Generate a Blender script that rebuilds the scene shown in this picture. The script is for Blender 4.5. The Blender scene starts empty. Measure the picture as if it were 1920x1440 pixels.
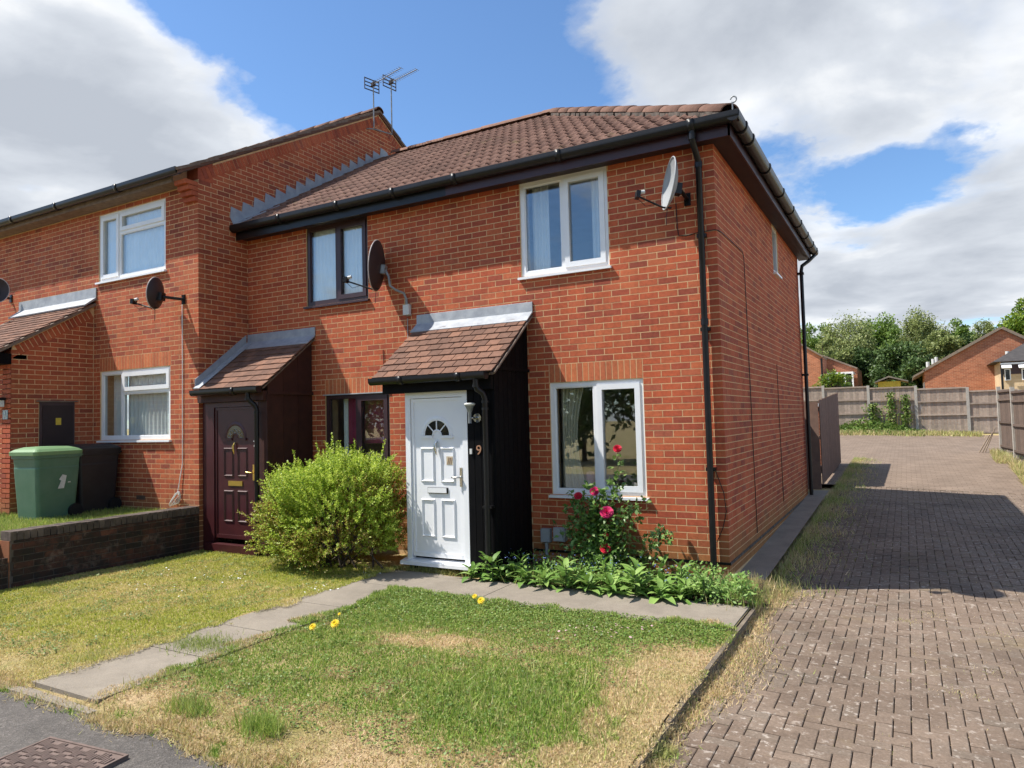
import bpy, math, random
import numpy as np
from mathutils import Matrix, Vector, noise as mnoise

random.seed(7); RNG = np.random.default_rng(7)
sc = bpy.context.scene
COL = sc.collection

# ------------------------------------------------------------------ camera
F_PX, YAW, PIT, ROL = 1323.944, -0.508665, 0.050263, -0.025636
CAM = np.array([1.7266, -7.7696, 1.5905])
FW = np.array([math.sin(YAW)*math.cos(PIT), math.cos(YAW)*math.cos(PIT), math.sin(PIT)])
RT0 = np.array([math.cos(YAW), -math.sin(YAW), 0.0]); UP0 = np.cross(RT0, FW)
RT = RT0*math.cos(ROL) + UP0*math.sin(ROL); UP = -RT0*math.sin(ROL) + UP0*math.cos(ROL)
cd = bpy.data.cameras.new('camera'); cam = bpy.data.objects.new('camera', cd); COL.objects.link(cam)
cd.sensor_width = 36.0; cd.sensor_fit = 'HORIZONTAL'; cd.lens = F_PX/1920*36.0
cd.clip_start = 0.05; cd.clip_end = 2000
cam.matrix_world = Matrix(((RT[0], UP[0], -FW[0], CAM[0]), (RT[1], UP[1], -FW[1], CAM[1]), (RT[2], UP[2], -FW[2], CAM[2]), (0, 0, 0, 1)))
sc.camera = cam

# ------------------------------------------------------------------ sky, sun, exposure
SUN_DIR = np.array([1.92, 1.0, -3.17]); SUN_DIR = SUN_DIR/np.linalg.norm(SUN_DIR)
SUN_EL = math.asin(-SUN_DIR[2]); SUN_AZ = math.atan2(-SUN_DIR[0], -SUN_DIR[1])   # compass angle from +y towards +x
sl = bpy.data.lights.new('sun', 'SUN'); sl.energy = 5.0; sl.angle = math.radians(0.55); sl.color = (1.0, 0.95, 0.87)
so = bpy.data.objects.new('sun', sl); COL.objects.link(so)
so.rotation_euler = Vector(SUN_DIR).to_track_quat('-Z', 'Y').to_euler()
sc.view_settings.view_transform = 'Standard'; sc.view_settings.look = 'None'
sc.view_settings.gamma = 1.0; sc.view_settings.use_curve_mapping = False
sc.view_settings.exposure = 0.6
sc.render.engine = 'CYCLES'; sc.cycles.use_denoising = True; sc.cycles.max_bounces = 8
sc.cycles.transparent_max_bounces = 16; sc.cycles.caustics_reflective = False; sc.cycles.caustics_refractive = False
try: sc.cycles.use_adaptive_sampling = True; sc.cycles.adaptive_threshold = 0.02
except Exception: pass

class NT:
    """small helper for node trees"""
    def __init__(s, tree): s.t = tree; s.n = tree.nodes; s.l = tree.links
    def new(s, typ, **kw):
        nd = s.n.new(typ)
        for k, v in kw.items():
            if k.startswith('i_'):
                key = k[2:]; key = int(key) if key.isdigit() else key.replace('_', ' ')
                nd.inputs[key].default_value = v
            else: setattr(nd, k, v)
        return nd
    def link(s, a, b): s.l.new(a, b)
    def math(s, op, a, b=None, clamp=False):
        m = s.new('ShaderNodeMath', operation=op, use_clamp=clamp)
        for i, v in enumerate((a, b)):
            if v is None: continue
            if hasattr(v, 'is_output'): s.link(v, m.inputs[i])
            else: m.inputs[i].default_value = v
        return m.outputs[0]
    def mix(s, f, a, b, blend='MIX'):
        m = s.new('ShaderNodeMix', data_type='RGBA', blend_type=blend)
        for sock, v in ((m.inputs[0], f), (m.inputs[6], a), (m.inputs[7], b)):
            if hasattr(v, 'is_output'): s.link(v, sock)
            elif isinstance(v, (int, float)): sock.default_value = v
            else: sock.default_value = (*v[:3], 1)
        return m.outputs[2]
    def ramp(s, fac, stops, interp='LINEAR'):
        r = s.new('ShaderNodeValToRGB'); e = r.color_ramp.elements; r.color_ramp.interpolation = interp
        while len(e) < len(stops): e.new(0.5)
        for i, (p, c) in enumerate(stops):
            e[i].position = p; e[i].color = (c, c, c, 1) if isinstance(c, (int, float)) else (*c, 1)
        s.link(fac, r.inputs[0]); return r.outputs[0]
    def noise(s, vec, scale, detail=4, rough=0.55, dist=0.0):
        t = s.new('ShaderNodeTexNoise'); t.inputs['Scale'].default_value = scale; t.inputs['Detail'].default_value = detail
        t.inputs['Roughness'].default_value = rough; t.inputs['Distortion'].default_value = dist
        if vec is not None: s.link(vec, t.inputs['Vector'])
        return t.outputs[0]

world = bpy.data.worlds.new('World'); sc.world = world; world.use_nodes = True
w = NT(world.node_tree)
for nd in list(w.n): w.n.remove(nd)
wo = w.new('ShaderNodeOutputWorld'); bg = w.new('ShaderNodeBackground'); w.link(bg.outputs[0], wo.inputs[0])
sky = w.new('ShaderNodeTexSky', sky_type='NISHITA', sun_disc=False)
sky.sun_elevation = SUN_EL; sky.sun_rotation = SUN_AZ; sky.altitude = 60; sky.air_density = 1.0; sky.dust_density = 0.25; sky.ozone_density = 3.0
SKY_K = 0.12
tc = w.new('ShaderNodeTexCoord'); dvec = tc.outputs['Generated']
sep = w.new('ShaderNodeSeparateXYZ'); w.link(dvec, sep.inputs[0])
# clouds on a flat layer overhead: direction divided by height
den = w.math('ADD', w.math('MAXIMUM', sep.outputs[2], 0.0), 0.16)
cmb = w.new('ShaderNodeCombineXYZ')
w.link(w.math('DIVIDE', sep.outputs[0], den), cmb.inputs[0]); w.link(w.math('DIVIDE', sep.outputs[1], den), cmb.inputs[1]); cmb.inputs[2].default_value = 3.1
n1 = w.noise(cmb.outputs[0], 1.45, 11, 0.58, 0.2)
n2 = w.noise(cmb.outputs[0], 2.6, 6, 0.5, 0.3)
dens = w.math('MULTIPLY', w.math('SUBTRACT', n1, 0.5), 2.1)
dens = w.math('ADD', dens, 0.46)
def blob(d, wgt, sharp):
    global dens
    dp = w.new('ShaderNodeVectorMath', operation='DOT_PRODUCT'); w.link(dvec, dp.inputs[0]); dp.inputs[1].default_value = d
    g = w.math('EXPONENT', w.math('MULTIPLY', w.math('SUBTRACT', dp.outputs['Value'], 1.0), sharp))
    dens = w.math('ADD', dens, w.math('MULTIPLY', g, wgt))
blob((-0.8704, 0.401, 0.2858), 0.45, 28); blob((-0.80, 0.4325, 0.41), 0.35, 60)
blob((-0.57, 0.669, 0.475), -0.62, 45); blob((-0.46, 0.80, 0.36), -0.55, 60); blob((-0.50, 0.66, 0.56), -0.35, 40)
blob((-0.1506, 0.8818, 0.447), 0.42, 45); blob((0.0444, 0.9197, 0.3901), 0.32, 45)
blob((0.0362, 0.9824, 0.1832), 0.30, 90); blob((-0.055, 0.967, 0.248), -0.36, 520); blob((0.012, 0.960, 0.281), -0.40, 560); blob((0.085, 0.949, 0.303), -0.36, 560)
cov = w.ramp(dens, [(0.40, 0.0), (0.49, 0.30), (0.57, 0.82), (0.70, 1.0)])
shade = w.math('ADD', w.math('MULTIPLY', dens, 0.42), w.math('MULTIPLY', n2, 0.85))
ccol = w.ramp(shade, [(0.42, (0.84, 0.84, 0.83)), (0.55, (0.70, 0.71, 0.72)), (0.72, (0.49, 0.52, 0.565)), (0.95, (0.35, 0.38, 0.43))])
skyc = w.new('ShaderNodeVectorMath', operation='SCALE'); w.link(sky.outputs[0], skyc.inputs[0]); skyc.inputs['Scale'].default_value = SKY_K
deep = w.mix(1.0, skyc.outputs[0], (0.80, 0.95, 1.07), 'MULTIPLY')   # clear, dry air
w.link(w.mix(cov, deep, ccol), bg.inputs[0]); bg.inputs[1].default_value = 1.0

# ------------------------------------------------------------------ geometry helpers
def px(p):
    q = np.asarray(p, float)-CAM; d = q@FW
    return np.array([960+F_PX*(q@RT)/d, 720-F_PX*(q@UP)/d, d])
WLOC = {}
def empty(name, loc=(0, 0, 0), parent=None):
    o = bpy.data.objects.new(name, None); COL.objects.link(o); o.empty_display_size = 0.1
    place(o, loc, parent); return o
def place(o, wloc, parent):
    wloc = np.array(wloc, float); pl = WLOC[parent.name] if parent is not None else np.zeros(3)
    if parent is not None: o.parent = parent
    o.location = wloc-pl; WLOC[o.name] = wloc
def tag(o, label=None, cat=None, group=None, kind=None):
    if label: o['label'] = label
    if cat: o['category'] = cat
    if group: o['group'] = group
    if kind: o['kind'] = kind
    return o
class MB:
    def __init__(s): s.v = []; s.f = []; s.sm = []
    def add(s, vs, fs, smooth=False):
        b = len(s.v); s.v.extend([tuple(map(float, p)) for p in vs])
        for f in fs: s.f.append(tuple(b+i for i in f)); s.sm.append(smooth)
        return s
    def box(s, x0, x1, y0, y1, z0, z1):
        if x0 > x1: x0, x1 = x1, x0
        if y0 > y1: y0, y1 = y1, y0
        if z0 > z1: z0, z1 = z1, z0
        return s.add([(x0,y0,z0),(x1,y0,z0),(x1,y1,z0),(x0,y1,z0),(x0,y0,z1),(x1,y0,z1),(x1,y1,z1),(x0,y1,z1)],
                     [(0,3,2,1),(4,5,6,7),(0,1,5,4),(1,2,6,5),(2,3,7,6),(3,0,4,7)])
    def obox(s, c, ax, ay, az, hx, hy, hz):
        c, ax, ay, az = [np.array(k, float) for k in (c, ax, ay, az)]
        vs = [c+ax*hx*i+ay*hy*j+az*hz*k for k in (-1, 1) for (i, j) in ((-1,-1),(1,-1),(1,1),(-1,1))]
        return s.add(vs, [(0,3,2,1),(4,5,6,7),(0,1,5,4),(1,2,6,5),(2,3,7,6),(3,0,4,7)])
    def prism(s, poly, axis, a0, a1, smooth=False):
        """poly: 2-D points; axis x -> (y,z), y -> (x,z), z -> (x,y)"""
        n = len(poly)
        def P(p, a): return (a, p[0], p[1]) if axis == 'x' else ((p[0], a, p[1]) if axis == 'y' else (p[0], p[1], a))
        s.add([P(p, a0) for p in poly]+[P(p, a1) for p in poly], [tuple(range(n))[::-1], tuple(range(n, 2*n))])
        b = len(s.v)-2*n
        for i in range(n):
            j = (i+1) % n; s.f.append((b+i, b+j, b+n+j, b+n+i)); s.sm.append(smooth)
        return s
    def tube(s, pts, r, n=10, cap=True):
        pts = [np.array(p, float) for p in pts]; rs = r if isinstance(r, (list, tuple)) else [r]*len(pts); rings = []
        prev = None
        for i, p in enumerate(pts):
            t = (pts[min(i+1, len(pts)-1)]-pts[max(i-1, 0)]); t = t/(np.linalg.norm(t)+1e-9)
            if prev is None:
                a = np.array([0, 0, 1.0]) if abs(t[2]) < .9 else np.array([1.0, 0, 0])
                u = np.cross(t, a)
            else: u = prev-t*(prev@t)
            u = u/(np.linalg.norm(u)+1e-9); prev = u; v = np.cross(t, u)
            rings.append([p+rs[i]*(u*math.cos(2*math.pi*k/n)+v*math.sin(2*math.pi*k/n)) for k in range(n)])
        vs = [q for rg in rings for q in rg]; fs = []
        for i in range(len(pts)-1):
            for k in range(n):
                k2 = (k+1) % n; fs.append((i*n+k, i*n+k2, (i+1)*n+k2, (i+1)*n+k))
        s.add(vs, fs, True)
        if cap:
            s.add(rings[0], [tuple(range(n))[::-1]]); s.add(rings[-1], [tuple(range(n))])
        return s
    def lathe(s, prof, c, n=16):
        """prof: (r,z) list, about vertical axis through c"""
        vs = []; fs = []
        for r, z in prof:
            for k in range(n): vs.append((c[0]+r*math.cos(2*math.pi*k/n), c[1]+r*math.sin(2*math.pi*k/n), c[2]+z))
        for i in range(len(prof)-1):
            for k in range(n):
                k2 = (k+1) % n; fs.append((i*n+k, i*n+k2, (i+1)*n+k2, (i+1)*n+k))
        s.add(vs, fs, True); s.add(vs[-n:], [tuple(range(n))]); s.add(vs[:n], [tuple(range(n))[::-1]]); return s
    def mesh(s, name, origin=(0, 0, 0)):
        me = bpy.data.meshes.new(name); o = np.array(origin, float)
        me.from_pydata((np.array(s.v)-o).tolist(), [], s.f)
        me.polygons.foreach_set('use_smooth', s.sm); me.update(); return me
    def build(s, name, mat, parent=None, origin=None, kind=None):
        if origin is None: origin = WLOC[parent.name] if parent is not None else (0, 0, 0)
        ob = bpy.data.objects.new(name, s.mesh(name, origin)); COL.objects.link(ob); ob.data.materials.append(M[mat] if isinstance(mat, str) else mat)
        place(ob, origin, parent)
        if kind: ob['kind'] = kind
        return ob
def np_mesh(name, V, Q, mat, parent=None, origin=None, attr=None, kind=None, smooth=False):
    """quads from numpy arrays; attr = dict name -> per-vertex float"""
    if origin is None: origin = WLOC[parent.name] if parent is not None else (0, 0, 0)
    V = np.asarray(V, np.float32)-np.array(origin, np.float32); Q = np.asarray(Q, np.int32); k = Q.shape[1]
    me = bpy.data.meshes.new(name); me.vertices.add(len(V)); me.vertices.foreach_set('co', V.ravel())
    me.loops.add(Q.size); me.loops.foreach_set('vertex_index', Q.ravel())
    me.polygons.add(len(Q)); me.polygons.foreach_set('loop_start', np.arange(0, Q.size, k, dtype=np.int32))
    me.update(calc_edges=True)
    if smooth: me.polygons.foreach_set('use_smooth', np.ones(len(Q), bool))
    for an, av in (attr or {}).items():
        a = me.attributes.new(an, 'FLOAT', 'POINT'); a.data.foreach_set('value', np.asarray(av, np.float32))
    me.validate(); ob = bpy.data.objects.new(name, me); COL.objects.link(ob); me.materials.append(M[mat] if isinstance(mat, str) else mat)
    place(ob, origin, parent)
    if kind: ob['kind'] = kind
    return ob
def inst(name, me, loc, parent, rot=(0, 0, 0), scale=None):
    o = bpy.data.objects.new(name, me); COL.objects.link(o); place(o, loc, parent); o.rotation_euler = rot
    if scale is not None: o.scale = scale if hasattr(scale, '__len__') else (scale,)*3
    return o
def vnoise(x, y, s, seed=0.0):
    return np.array([mnoise.noise((a*s+seed, b*s-seed*.7, seed*1.3)) for a, b in zip(np.ravel(x), np.ravel(y))])*0.5+0.5

# ------------------------------------------------------------------ materials
M = {}
def base_mat(name, rough=0.6, spec=0.4, metal=0.0):
    m = bpy.data.materials.new(name); m.use_nodes = True; t = NT(m.node_tree); b = t.n['Principled BSDF']
    b.inputs['Roughness'].default_value = rough; b.inputs['Specular IOR Level'].default_value = spec; b.inputs['Metallic'].default_value = metal
    M[name] = m; g = t.new('ShaderNodeNewGeometry'); return m, t, b, g.outputs['Position'], g
def set_bump(t, b, h, strength, dist):
    bp = t.new('ShaderNodeBump'); bp.inputs['Strength'].default_value = strength; bp.inputs['Distance'].default_value = dist
    t.link(h, bp.inputs['Height']); t.link(bp.outputs[0], b.inputs['Normal'])
def rnd_of(t, g):
    oi = t.new('ShaderNodeObjectInfo')
    return t.math('FRACT', t.math('ADD', oi.outputs['Random'], g.outputs['Random Per Island']))
def pm(name, c1, c2=None, scale=6, rough=0.6, spec=0.4, metal=0.0, bump=0.0, bscale=60, bdist=0.004, rndamp=0.0, detail=5, rvar=0.0):
    """plain surface: two tones mixed by noise, optional per-piece brightness, fine bump"""
    m, t, b, pos, g = base_mat(name, rough, spec, metal); c2 = c2 or tuple(k*0.82 for k in c1)
    nz = t.noise(pos, scale, detail, 0.6); c = t.mix(t.ramp(nz, [(0.32, 0.0), (0.68, 1.0)]), c1, c2)
    if rndamp:
        r = rnd_of(t, g); f = t.math('ADD', t.math('MULTIPLY', r, 2*rndamp), 1-rndamp)
        vm = t.new('ShaderNodeVectorMath', operation='SCALE'); t.link(c, vm.inputs[0]); t.link(f, vm.inputs['Scale']); c = vm.outputs[0]
    t.link(c, b.inputs['Base Color'])
    if rvar:
        t.link(t.math('ADD', t.math('MULTIPLY', t.noise(pos, scale*3, 4), rvar*2), rough-rvar), b.inputs['Roughness'])
    if bump: set_bump(t, b, t.noise(pos, bscale, 6, 0.65), bump, bdist)
    return m
def brick_mat(name, stops, stain=None, gain=1.0, dirt=0.0):
    m, t, b, pos, g = base_mat(name, 0.82, 0.25)
    r = rnd_of(t, g); c = t.ramp(r, stops)
    nz = t.noise(pos, 26, 6, 0.65); c = t.mix(1.0, c, t.ramp(nz, [(0.25, 0.74), (0.5, 1.0), (0.78, 1.2)]), 'MULTIPLY')
    big = t.noise(pos, 1.1, 5, 0.65); c = t.mix(1.0, c, t.ramp(big, [(0.3, 0.80), (0.7, 1.12)]), 'MULTIPLY')
    mp = t.new('ShaderNodeMapping'); mp.inputs['Scale'].default_value = (5.0, 5.0, 0.55); t.link(pos, mp.inputs['Vector']); c = t.mix(1.0, c, t.ramp(t.noise(mp.outputs[0], 1.0, 5, 0.6), [(0.28, 0.80), (0.5, 1.0), (0.75, 1.06)]), 'MULTIPLY')
    pale = t.ramp(t.noise(pos, 9, 5, 0.7), [(0.62, 0.0), (0.80, 0.32)]); c = t.mix(pale, c, (0.46, 0.27, 0.18))
    if stain:                                   # weathering near the ground, own irregular shape
        sp = t.new('ShaderNodeSeparateXYZ'); t.link(pos, sp.inputs[0])
        h = t.math('SUBTRACT', stain[0], sp.outputs[2]); h = t.math('ADD', h, t.math('MULTIPLY', t.math('SUBTRACT', t.noise(pos, 2.2, 4), 0.5), 0.7))
        f = t.math('MULTIPLY', t.math('MULTIPLY', h, 2.2, True), stain[1]); c = t.mix(t.math('MULTIPLY', f, 1.0, True), c, stain[2])
    if dirt:
        d = t.ramp(t.noise(pos, 5, 6, 0.7), [(0.42, dirt), (0.62, 0.0)]); c = t.mix(d, c, (0.02, 0.02, 0.017))
        e = t.ramp(t.noise(pos, 5.5, 8, 0.78), [(0.54, 0.0), (0.68, 0.7)]); c = t.mix(e, c, (0.22, 0.16, 0.13))
    t.link(c, b.inputs['Base Color']); set_bump(t, b, t.noise(pos, 140, 6, 0.7), 0.55, 0.003); return m
RED = [(0.0, (0.285, 0.066, 0.038)), (0.10, (0.36, 0.078, 0.040)), (0.30, (0.42, 0.091, 0.041)), (0.56, (0.475, 0.104, 0.043)), (0.80, (0.445, 0.110, 0.049)), (0.92, (0.50, 0.130, 0.054)), (1.0, (0.32, 0.088, 0.054))]
brick_mat('brick_red', RED, (0.42, 0.62, (0.27, 0.17, 0.05)))
brick_mat('brick_red_b', [(p, (c[0]*0.92, c[1]*1.0, c[2]*1.02)) for p, c in RED], (0.75, 0.55, (0.20, 0.12, 0.055)))
brick_mat('brick_soldier', [(0, (0.46, 0.13, 0.058)), (0.5, (0.56, 0.165, 0.066)), (1, (0.42, 0.115, 0.055))])
brick_mat('brick_old', [(0, (0.035, 0.020, 0.016)), (0.5, (0.085, 0.034, 0.023)), (1, (0.15, 0.058, 0.036))], None, 1.0, 0.85)
brick_mat('brick_far', [(0, (0.30, 0.095, 0.05)), (0.5, (0.42, 0.14, 0.068)), (1, (0.48, 0.18, 0.09))])
brick_mat('brick_buff', [(0, (0.42, 0.30, 0.18)), (0.5, (0.52, 0.38, 0.23)), (1, (0.56, 0.43, 0.27))])
pm('mortar', (0.68, 0.455, 0.245), (0.54, 0.36, 0.195), 14, 0.92, 0.2, bump=0.6, bscale=180, bdist=0.002)
pm('coping', (0.135, 0.105, 0.088), (0.06, 0.048, 0.042), 9, 0.9, 0.2, bump=0.5, bscale=70, rndamp=0.2)
pm('mortar_old', (0.16, 0.13, 0.11), (0.06, 0.05, 0.043), 9, 0.95, 0.2, bump=0.5, bscale=120)
pm('mortar_far', (0.42, 0.25, 0.15), None, 9, 0.95, 0.2)
pm('upvc', (0.80, 0.81, 0.82), (0.74, 0.75, 0.77), 3, 0.28, 0.5)
pm('door_white', (0.82, 0.83, 0.85), (0.78, 0.79, 0.82), 2, 0.34, 0.5)
pm('brown_frame', (0.050, 0.022, 0.026), (0.036, 0.016, 0.02), 8, 0.42, 0.5)
pm('maroon', (0.060, 0.012, 0.014), (0.046, 0.010, 0.012), 5, 0.42, 0.45, bump=0.15, bscale=90)
pm('brown_board', (0.062, 0.022, 0.016), (0.040, 0.015, 0.012), 7, 0.62, 0.35, bump=0.3, bscale=70, rndamp=0.1)
pm('black_board', (0.0045, 0.0045, 0.0055), (0.007, 0.0065, 0.007), 9, 0.6, 0.07, bump=0.4, bscale=55, rndamp=0.15, rvar=0.12)
pm('black_plastic', (0.006, 0.006, 0.007), (0.011, 0.010, 0.011), 12, 0.36, 0.35, rvar=0.1)
pm('fascia_purple', (0.040, 0.012, 0.018), (0.026, 0.009, 0.014), 4, 0.42, 0.5)
pm('soffit_brown', (0.030, 0.015, 0.016), (0.02, 0.011, 0.012), 4, 0.55, 0.4)
pm('timber_grey', (0.22, 0.16, 0.12), (0.13, 0.095, 0.075), 11, 0.8, 0.3, bump=0.4, bscale=50)
pm('lead', (0.25, 0.27, 0.31), (0.36, 0.38, 0.41), 7, 0.55, 0.5, metal=0.0, bump=0.35, bscale=14, bdist=0.006, rvar=0.12)
pm('lead_pale', (0.40, 0.42, 0.44), (0.26, 0.28, 0.31), 9, 0.6, 0.4, bump=0.35, bscale=14, bdist=0.006)
pm('chrome', (0.72, 0.70, 0.66), (0.55, 0.53, 0.5), 8, 0.22, 0.5, metal=1.0)
pm('brass', (0.75, 0.52, 0.16), (0.62, 0.42, 0.12), 8, 0.28, 0.5, metal=1.0)
pm('copper_number', (0.42, 0.22, 0.13), None, 8, 0.4, 0.5)
pm('steel_grey', (0.28, 0.30, 0.31), (0.18, 0.19, 0.2), 14, 0.5, 0.5, metal=0.35)
pm('rusty', (0.13, 0.075, 0.05), (0.07, 0.05, 0.04), 20, 0.8, 0.3, bump=0.4, bscale=120)
pm('dish_grey', (0.34, 0.35, 0.36), (0.29, 0.30, 0.31), 6, 0.5, 0.4)
pm('dish_dark', (0.042, 0.028, 0.028), (0.03, 0.021, 0.022), 8, 0.55, 0.4)
pm('dish_rim', (0.50, 0.44, 0.42), None, 8, 0.5, 0.4)
pm('white_plastic', (0.62, 0.62, 0.60), (0.52, 0.52, 0.5), 12, 0.5, 0.4)
pm('meter_grey', (0.38, 0.40, 0.42), (0.30, 0.32, 0.34), 10, 0.55, 0.4)
pm('sticker', (0.58, 0.50, 0.36), (0.45, 0.38, 0.27), 60, 0.5, 0.4)
pm('yellow_label', (0.70, 0.50, 0.05), None, 30, 0.5, 0.4)
pm('plate_blue', (0.20, 0.28, 0.31), (0.32, 0.38, 0.40), 40, 0.4, 0.4)
pm('bin_green', (0.062, 0.145, 0.092), (0.09, 0.175, 0.12), 4, 0.48, 0.45, bump=0.15, bscale=40, rvar=0.1)
pm('bin_lid_green', (0.13, 0.25, 0.11), (0.17, 0.29, 0.14), 5, 0.5, 0.45, bump=0.15, bscale=40)
pm('bin_black', (0.012, 0.012, 0.014), (0.02, 0.02, 0.022), 5, 0.5, 0.45, bump=0.15, bscale=40)
pm('paper_scrap', (0.62, 0.62, 0.60), (0.5, 0.5, 0.48), 30, 0.7, 0.3)
pm('curtain', (0.82, 0.82, 0.80), (0.74, 0.74, 0.72), 6, 0.85, 0.2)
pm('curtain_cream', (0.62, 0.58, 0.46), (0.54, 0.50, 0.40), 6, 0.85, 0.2)
pm('curtain_maroon', (0.36, 0.05, 0.10), (0.28, 0.04, 0.08), 6, 0.85, 0.2)
pm('room', (0.62, 0.60, 0.56), None, 3, 0.9, 0.2)
pm('wood_toy', (0.66, 0.56, 0.50), None, 9, 0.6, 0.3)
pm('bear_pink', (0.55, 0.33, 0.36), (0.45, 0.26, 0.3), 40, 0.95, 0.1, bump=0.6, bscale=120)
pm('concrete_post', (0.42, 0.39, 0.34), (0.34, 0.31, 0.27), 9, 0.9, 0.2, bump=0.4, bscale=60)
pm('fence_grey', (0.38, 0.30, 0.235), (0.27, 0.215, 0.175), 9, 0.85, 0.2, bump=0.5, bscale=40, rndamp=0.22)
pm('fence_dark', (0.15, 0.105, 0.08), (0.11, 0.08, 0.065), 9, 0.85, 0.2, bump=0.5, bscale=40, rndamp=0.18)
pm('fence_brown', (0.22, 0.135, 0.10), (0.16, 0.10, 0.08), 7, 0.82, 0.2, bump=0.5, bscale=40, rndamp=0.12)
pm('shed_yellow', (0.62, 0.46, 0.06), (0.52, 0.37, 0.05), 6, 0.7, 0.3)
pm('felt_roof', (0.22, 0.19, 0.15), (0.16, 0.14, 0.12), 8, 0.9, 0.2)
pm('roof_far', (0.25, 0.195, 0.145), (0.18, 0.145, 0.115), 5, 0.85, 0.2, bump=0.5, bscale=10, bdist=0.02)
pm('roof_dark', (0.075, 0.068, 0.066), (0.05, 0.046, 0.046), 5, 0.85, 0.2, bump=0.5, bscale=10, bdist=0.02)
pm('bark', (0.10, 0.075, 0.055), (0.06, 0.045, 0.035), 14, 0.9, 0.2, bump=0.6, bscale=30, bdist=0.02)
pm('birch_bark', (0.62, 0.60, 0.55), (0.38, 0.36, 0.32), 5, 0.8, 0.2, bump=0.3, bscale=30)
pm('stem_green', (0.075, 0.11, 0.03), (0.06, 0.05, 0.03), 14, 0.7, 0.3)
pm('petal_pink', (0.66, 0.035, 0.16), (0.52, 0.02, 0.10), 30, 0.6, 0.3, rndamp=0.15)
pm('petal_red', (0.52, 0.012, 0.035), (0.60, 0.03, 0.06), 30, 0.6, 0.3, rndamp=0.15)
pm('petal_yellow', (0.80, 0.58, 0.02), (0.72, 0.48, 0.01), 30, 0.6, 0.3)
pm('petal_white', (0.80, 0.80, 0.76), None, 30, 0.6, 0.3)
pm('petal_clover', (0.55, 0.36, 0.36), None, 30, 0.7, 0.3)
pm('terracotta', (0.34, 0.13, 0.07), (0.24, 0.09, 0.05), 9, 0.85, 0.2)
pm('wood_stake', (0.30, 0.23, 0.17), (0.2, 0.15, 0.11), 9, 0.85, 0.2)
pm('soil', (0.085, 0.058, 0.038), (0.05, 0.035, 0.024), 9, 0.95, 0.1, bump=1.0, bscale=40, bdist=0.02)
pm('iron_cover', (0.19, 0.135, 0.112), (0.13, 0.095, 0.08), 20, 0.75, 0.3, metal=0.0, bump=0.3, bscale=120)
pm('lamp_glass', (0.72, 0.72, 0.66), None, 20, 0.3, 0.5)
pm('car_paint', (0.42, 0.43, 0.45), None, 4, 0.25, 0.5, metal=0.4)
pm('rubber', (0.012, 0.012, 0.012), None, 20, 0.8, 0.3)
pm('dark_glass', (0.01, 0.012, 0.014), None, 5, 0.05, 0.6)

def glass(name, refl, tint):
    m = bpy.data.materials.new(name); m.use_nodes = True; t = NT(m.node_tree); M[name] = m
    out = t.n['Material Output']; t.n.remove(t.n['Principled BSDF'])
    tr = t.new('ShaderNodeBsdfTransparent'); tr.inputs[0].default_value = (*tint, 1)
    gl = t.new('ShaderNodeBsdfGlossy'); gl.inputs['Roughness'].default_value = 0.015; gl.inputs[0].default_value = (0.93, 0.96, 1.0, 1)
    g = t.new('ShaderNodeNewGeometry'); dp = t.new('ShaderNodeVectorMath', operation='DOT_PRODUCT'); t.link(g.outputs['Incoming'], dp.inputs[0]); t.link(g.outputs['Normal'], dp.inputs[1])
    k = t.math('POWER', t.math('SUBTRACT', 1.0, t.math('ABSOLUTE', dp.outputs['Value'])), 5.0)
    f = t.math('ADD', t.math('MULTIPLY', k, 0.9), 0.04+refl, True)
    mx = t.new('ShaderNodeMixShader'); t.link(f, mx.inputs[0]); t.link(tr.outputs[0], mx.inputs[1]); t.link(gl.outputs[0], mx.inputs[2]); t.link(mx.outputs[0], out.inputs[0])
glass('glass', 0.075, (0.95, 0.98, 0.98)); glass('glass_dark', 0.05, (0.5, 0.55, 0.55))

def tile_mat(name, stops, lichen, moss=0.0):
    m, t, b, pos, g = base_mat(name, 0.86, 0.22)
    c = t.ramp(rnd_of(t, g), stops); c = t.mix(1.0, c, t.ramp(t.noise(pos, 18, 6, 0.65), [(0.25, 0.72), (0.75, 1.22)]), 'MULTIPLY')
    l = t.ramp(t.noise(pos, 30, 5, 0.7), [(0.66, 0.0), (0.72, 1.0)]); lz = t.ramp(t.noise(pos, 3.0, 3), [(0.42, 0.0), (0.62, 1.0)])
    c = t.mix(t.math('MULTIPLY', t.math('MULTIPLY', l, lz), lichen), c, (0.50, 0.44, 0.38))
    if moss: c = t.mix(t.ramp(t.noise(pos, 2.1, 6, 0.7), [(0.60, 0.0), (0.74, moss)]), c, (0.16, 0.14, 0.045))
    t.link(c, b.inputs['Base Color']); set_bump(t, b, t.noise(pos, 110, 6, 0.7), 0.5, 0.004)
tile_mat('tile_roof', [(0, (0.138, 0.076, 0.057)), (0.5, (0.170, 0.092, 0.069)), (1, (0.205, 0.115, 0.086))], 0.95, 0.5)
tile_mat('tile_porch', [(0, (0.135, 0.074, 0.053)), (0.4, (0.162, 0.088, 0.062)), (0.75, (0.192, 0.102, 0.070)), (1, (0.23, 0.118, 0.078))], 1.0)
tile_mat('tile_hip', [(0, (0.165, 0.090, 0.065)), (1, (0.215, 0.118, 0.085))], 0.8, 0.3)

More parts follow.
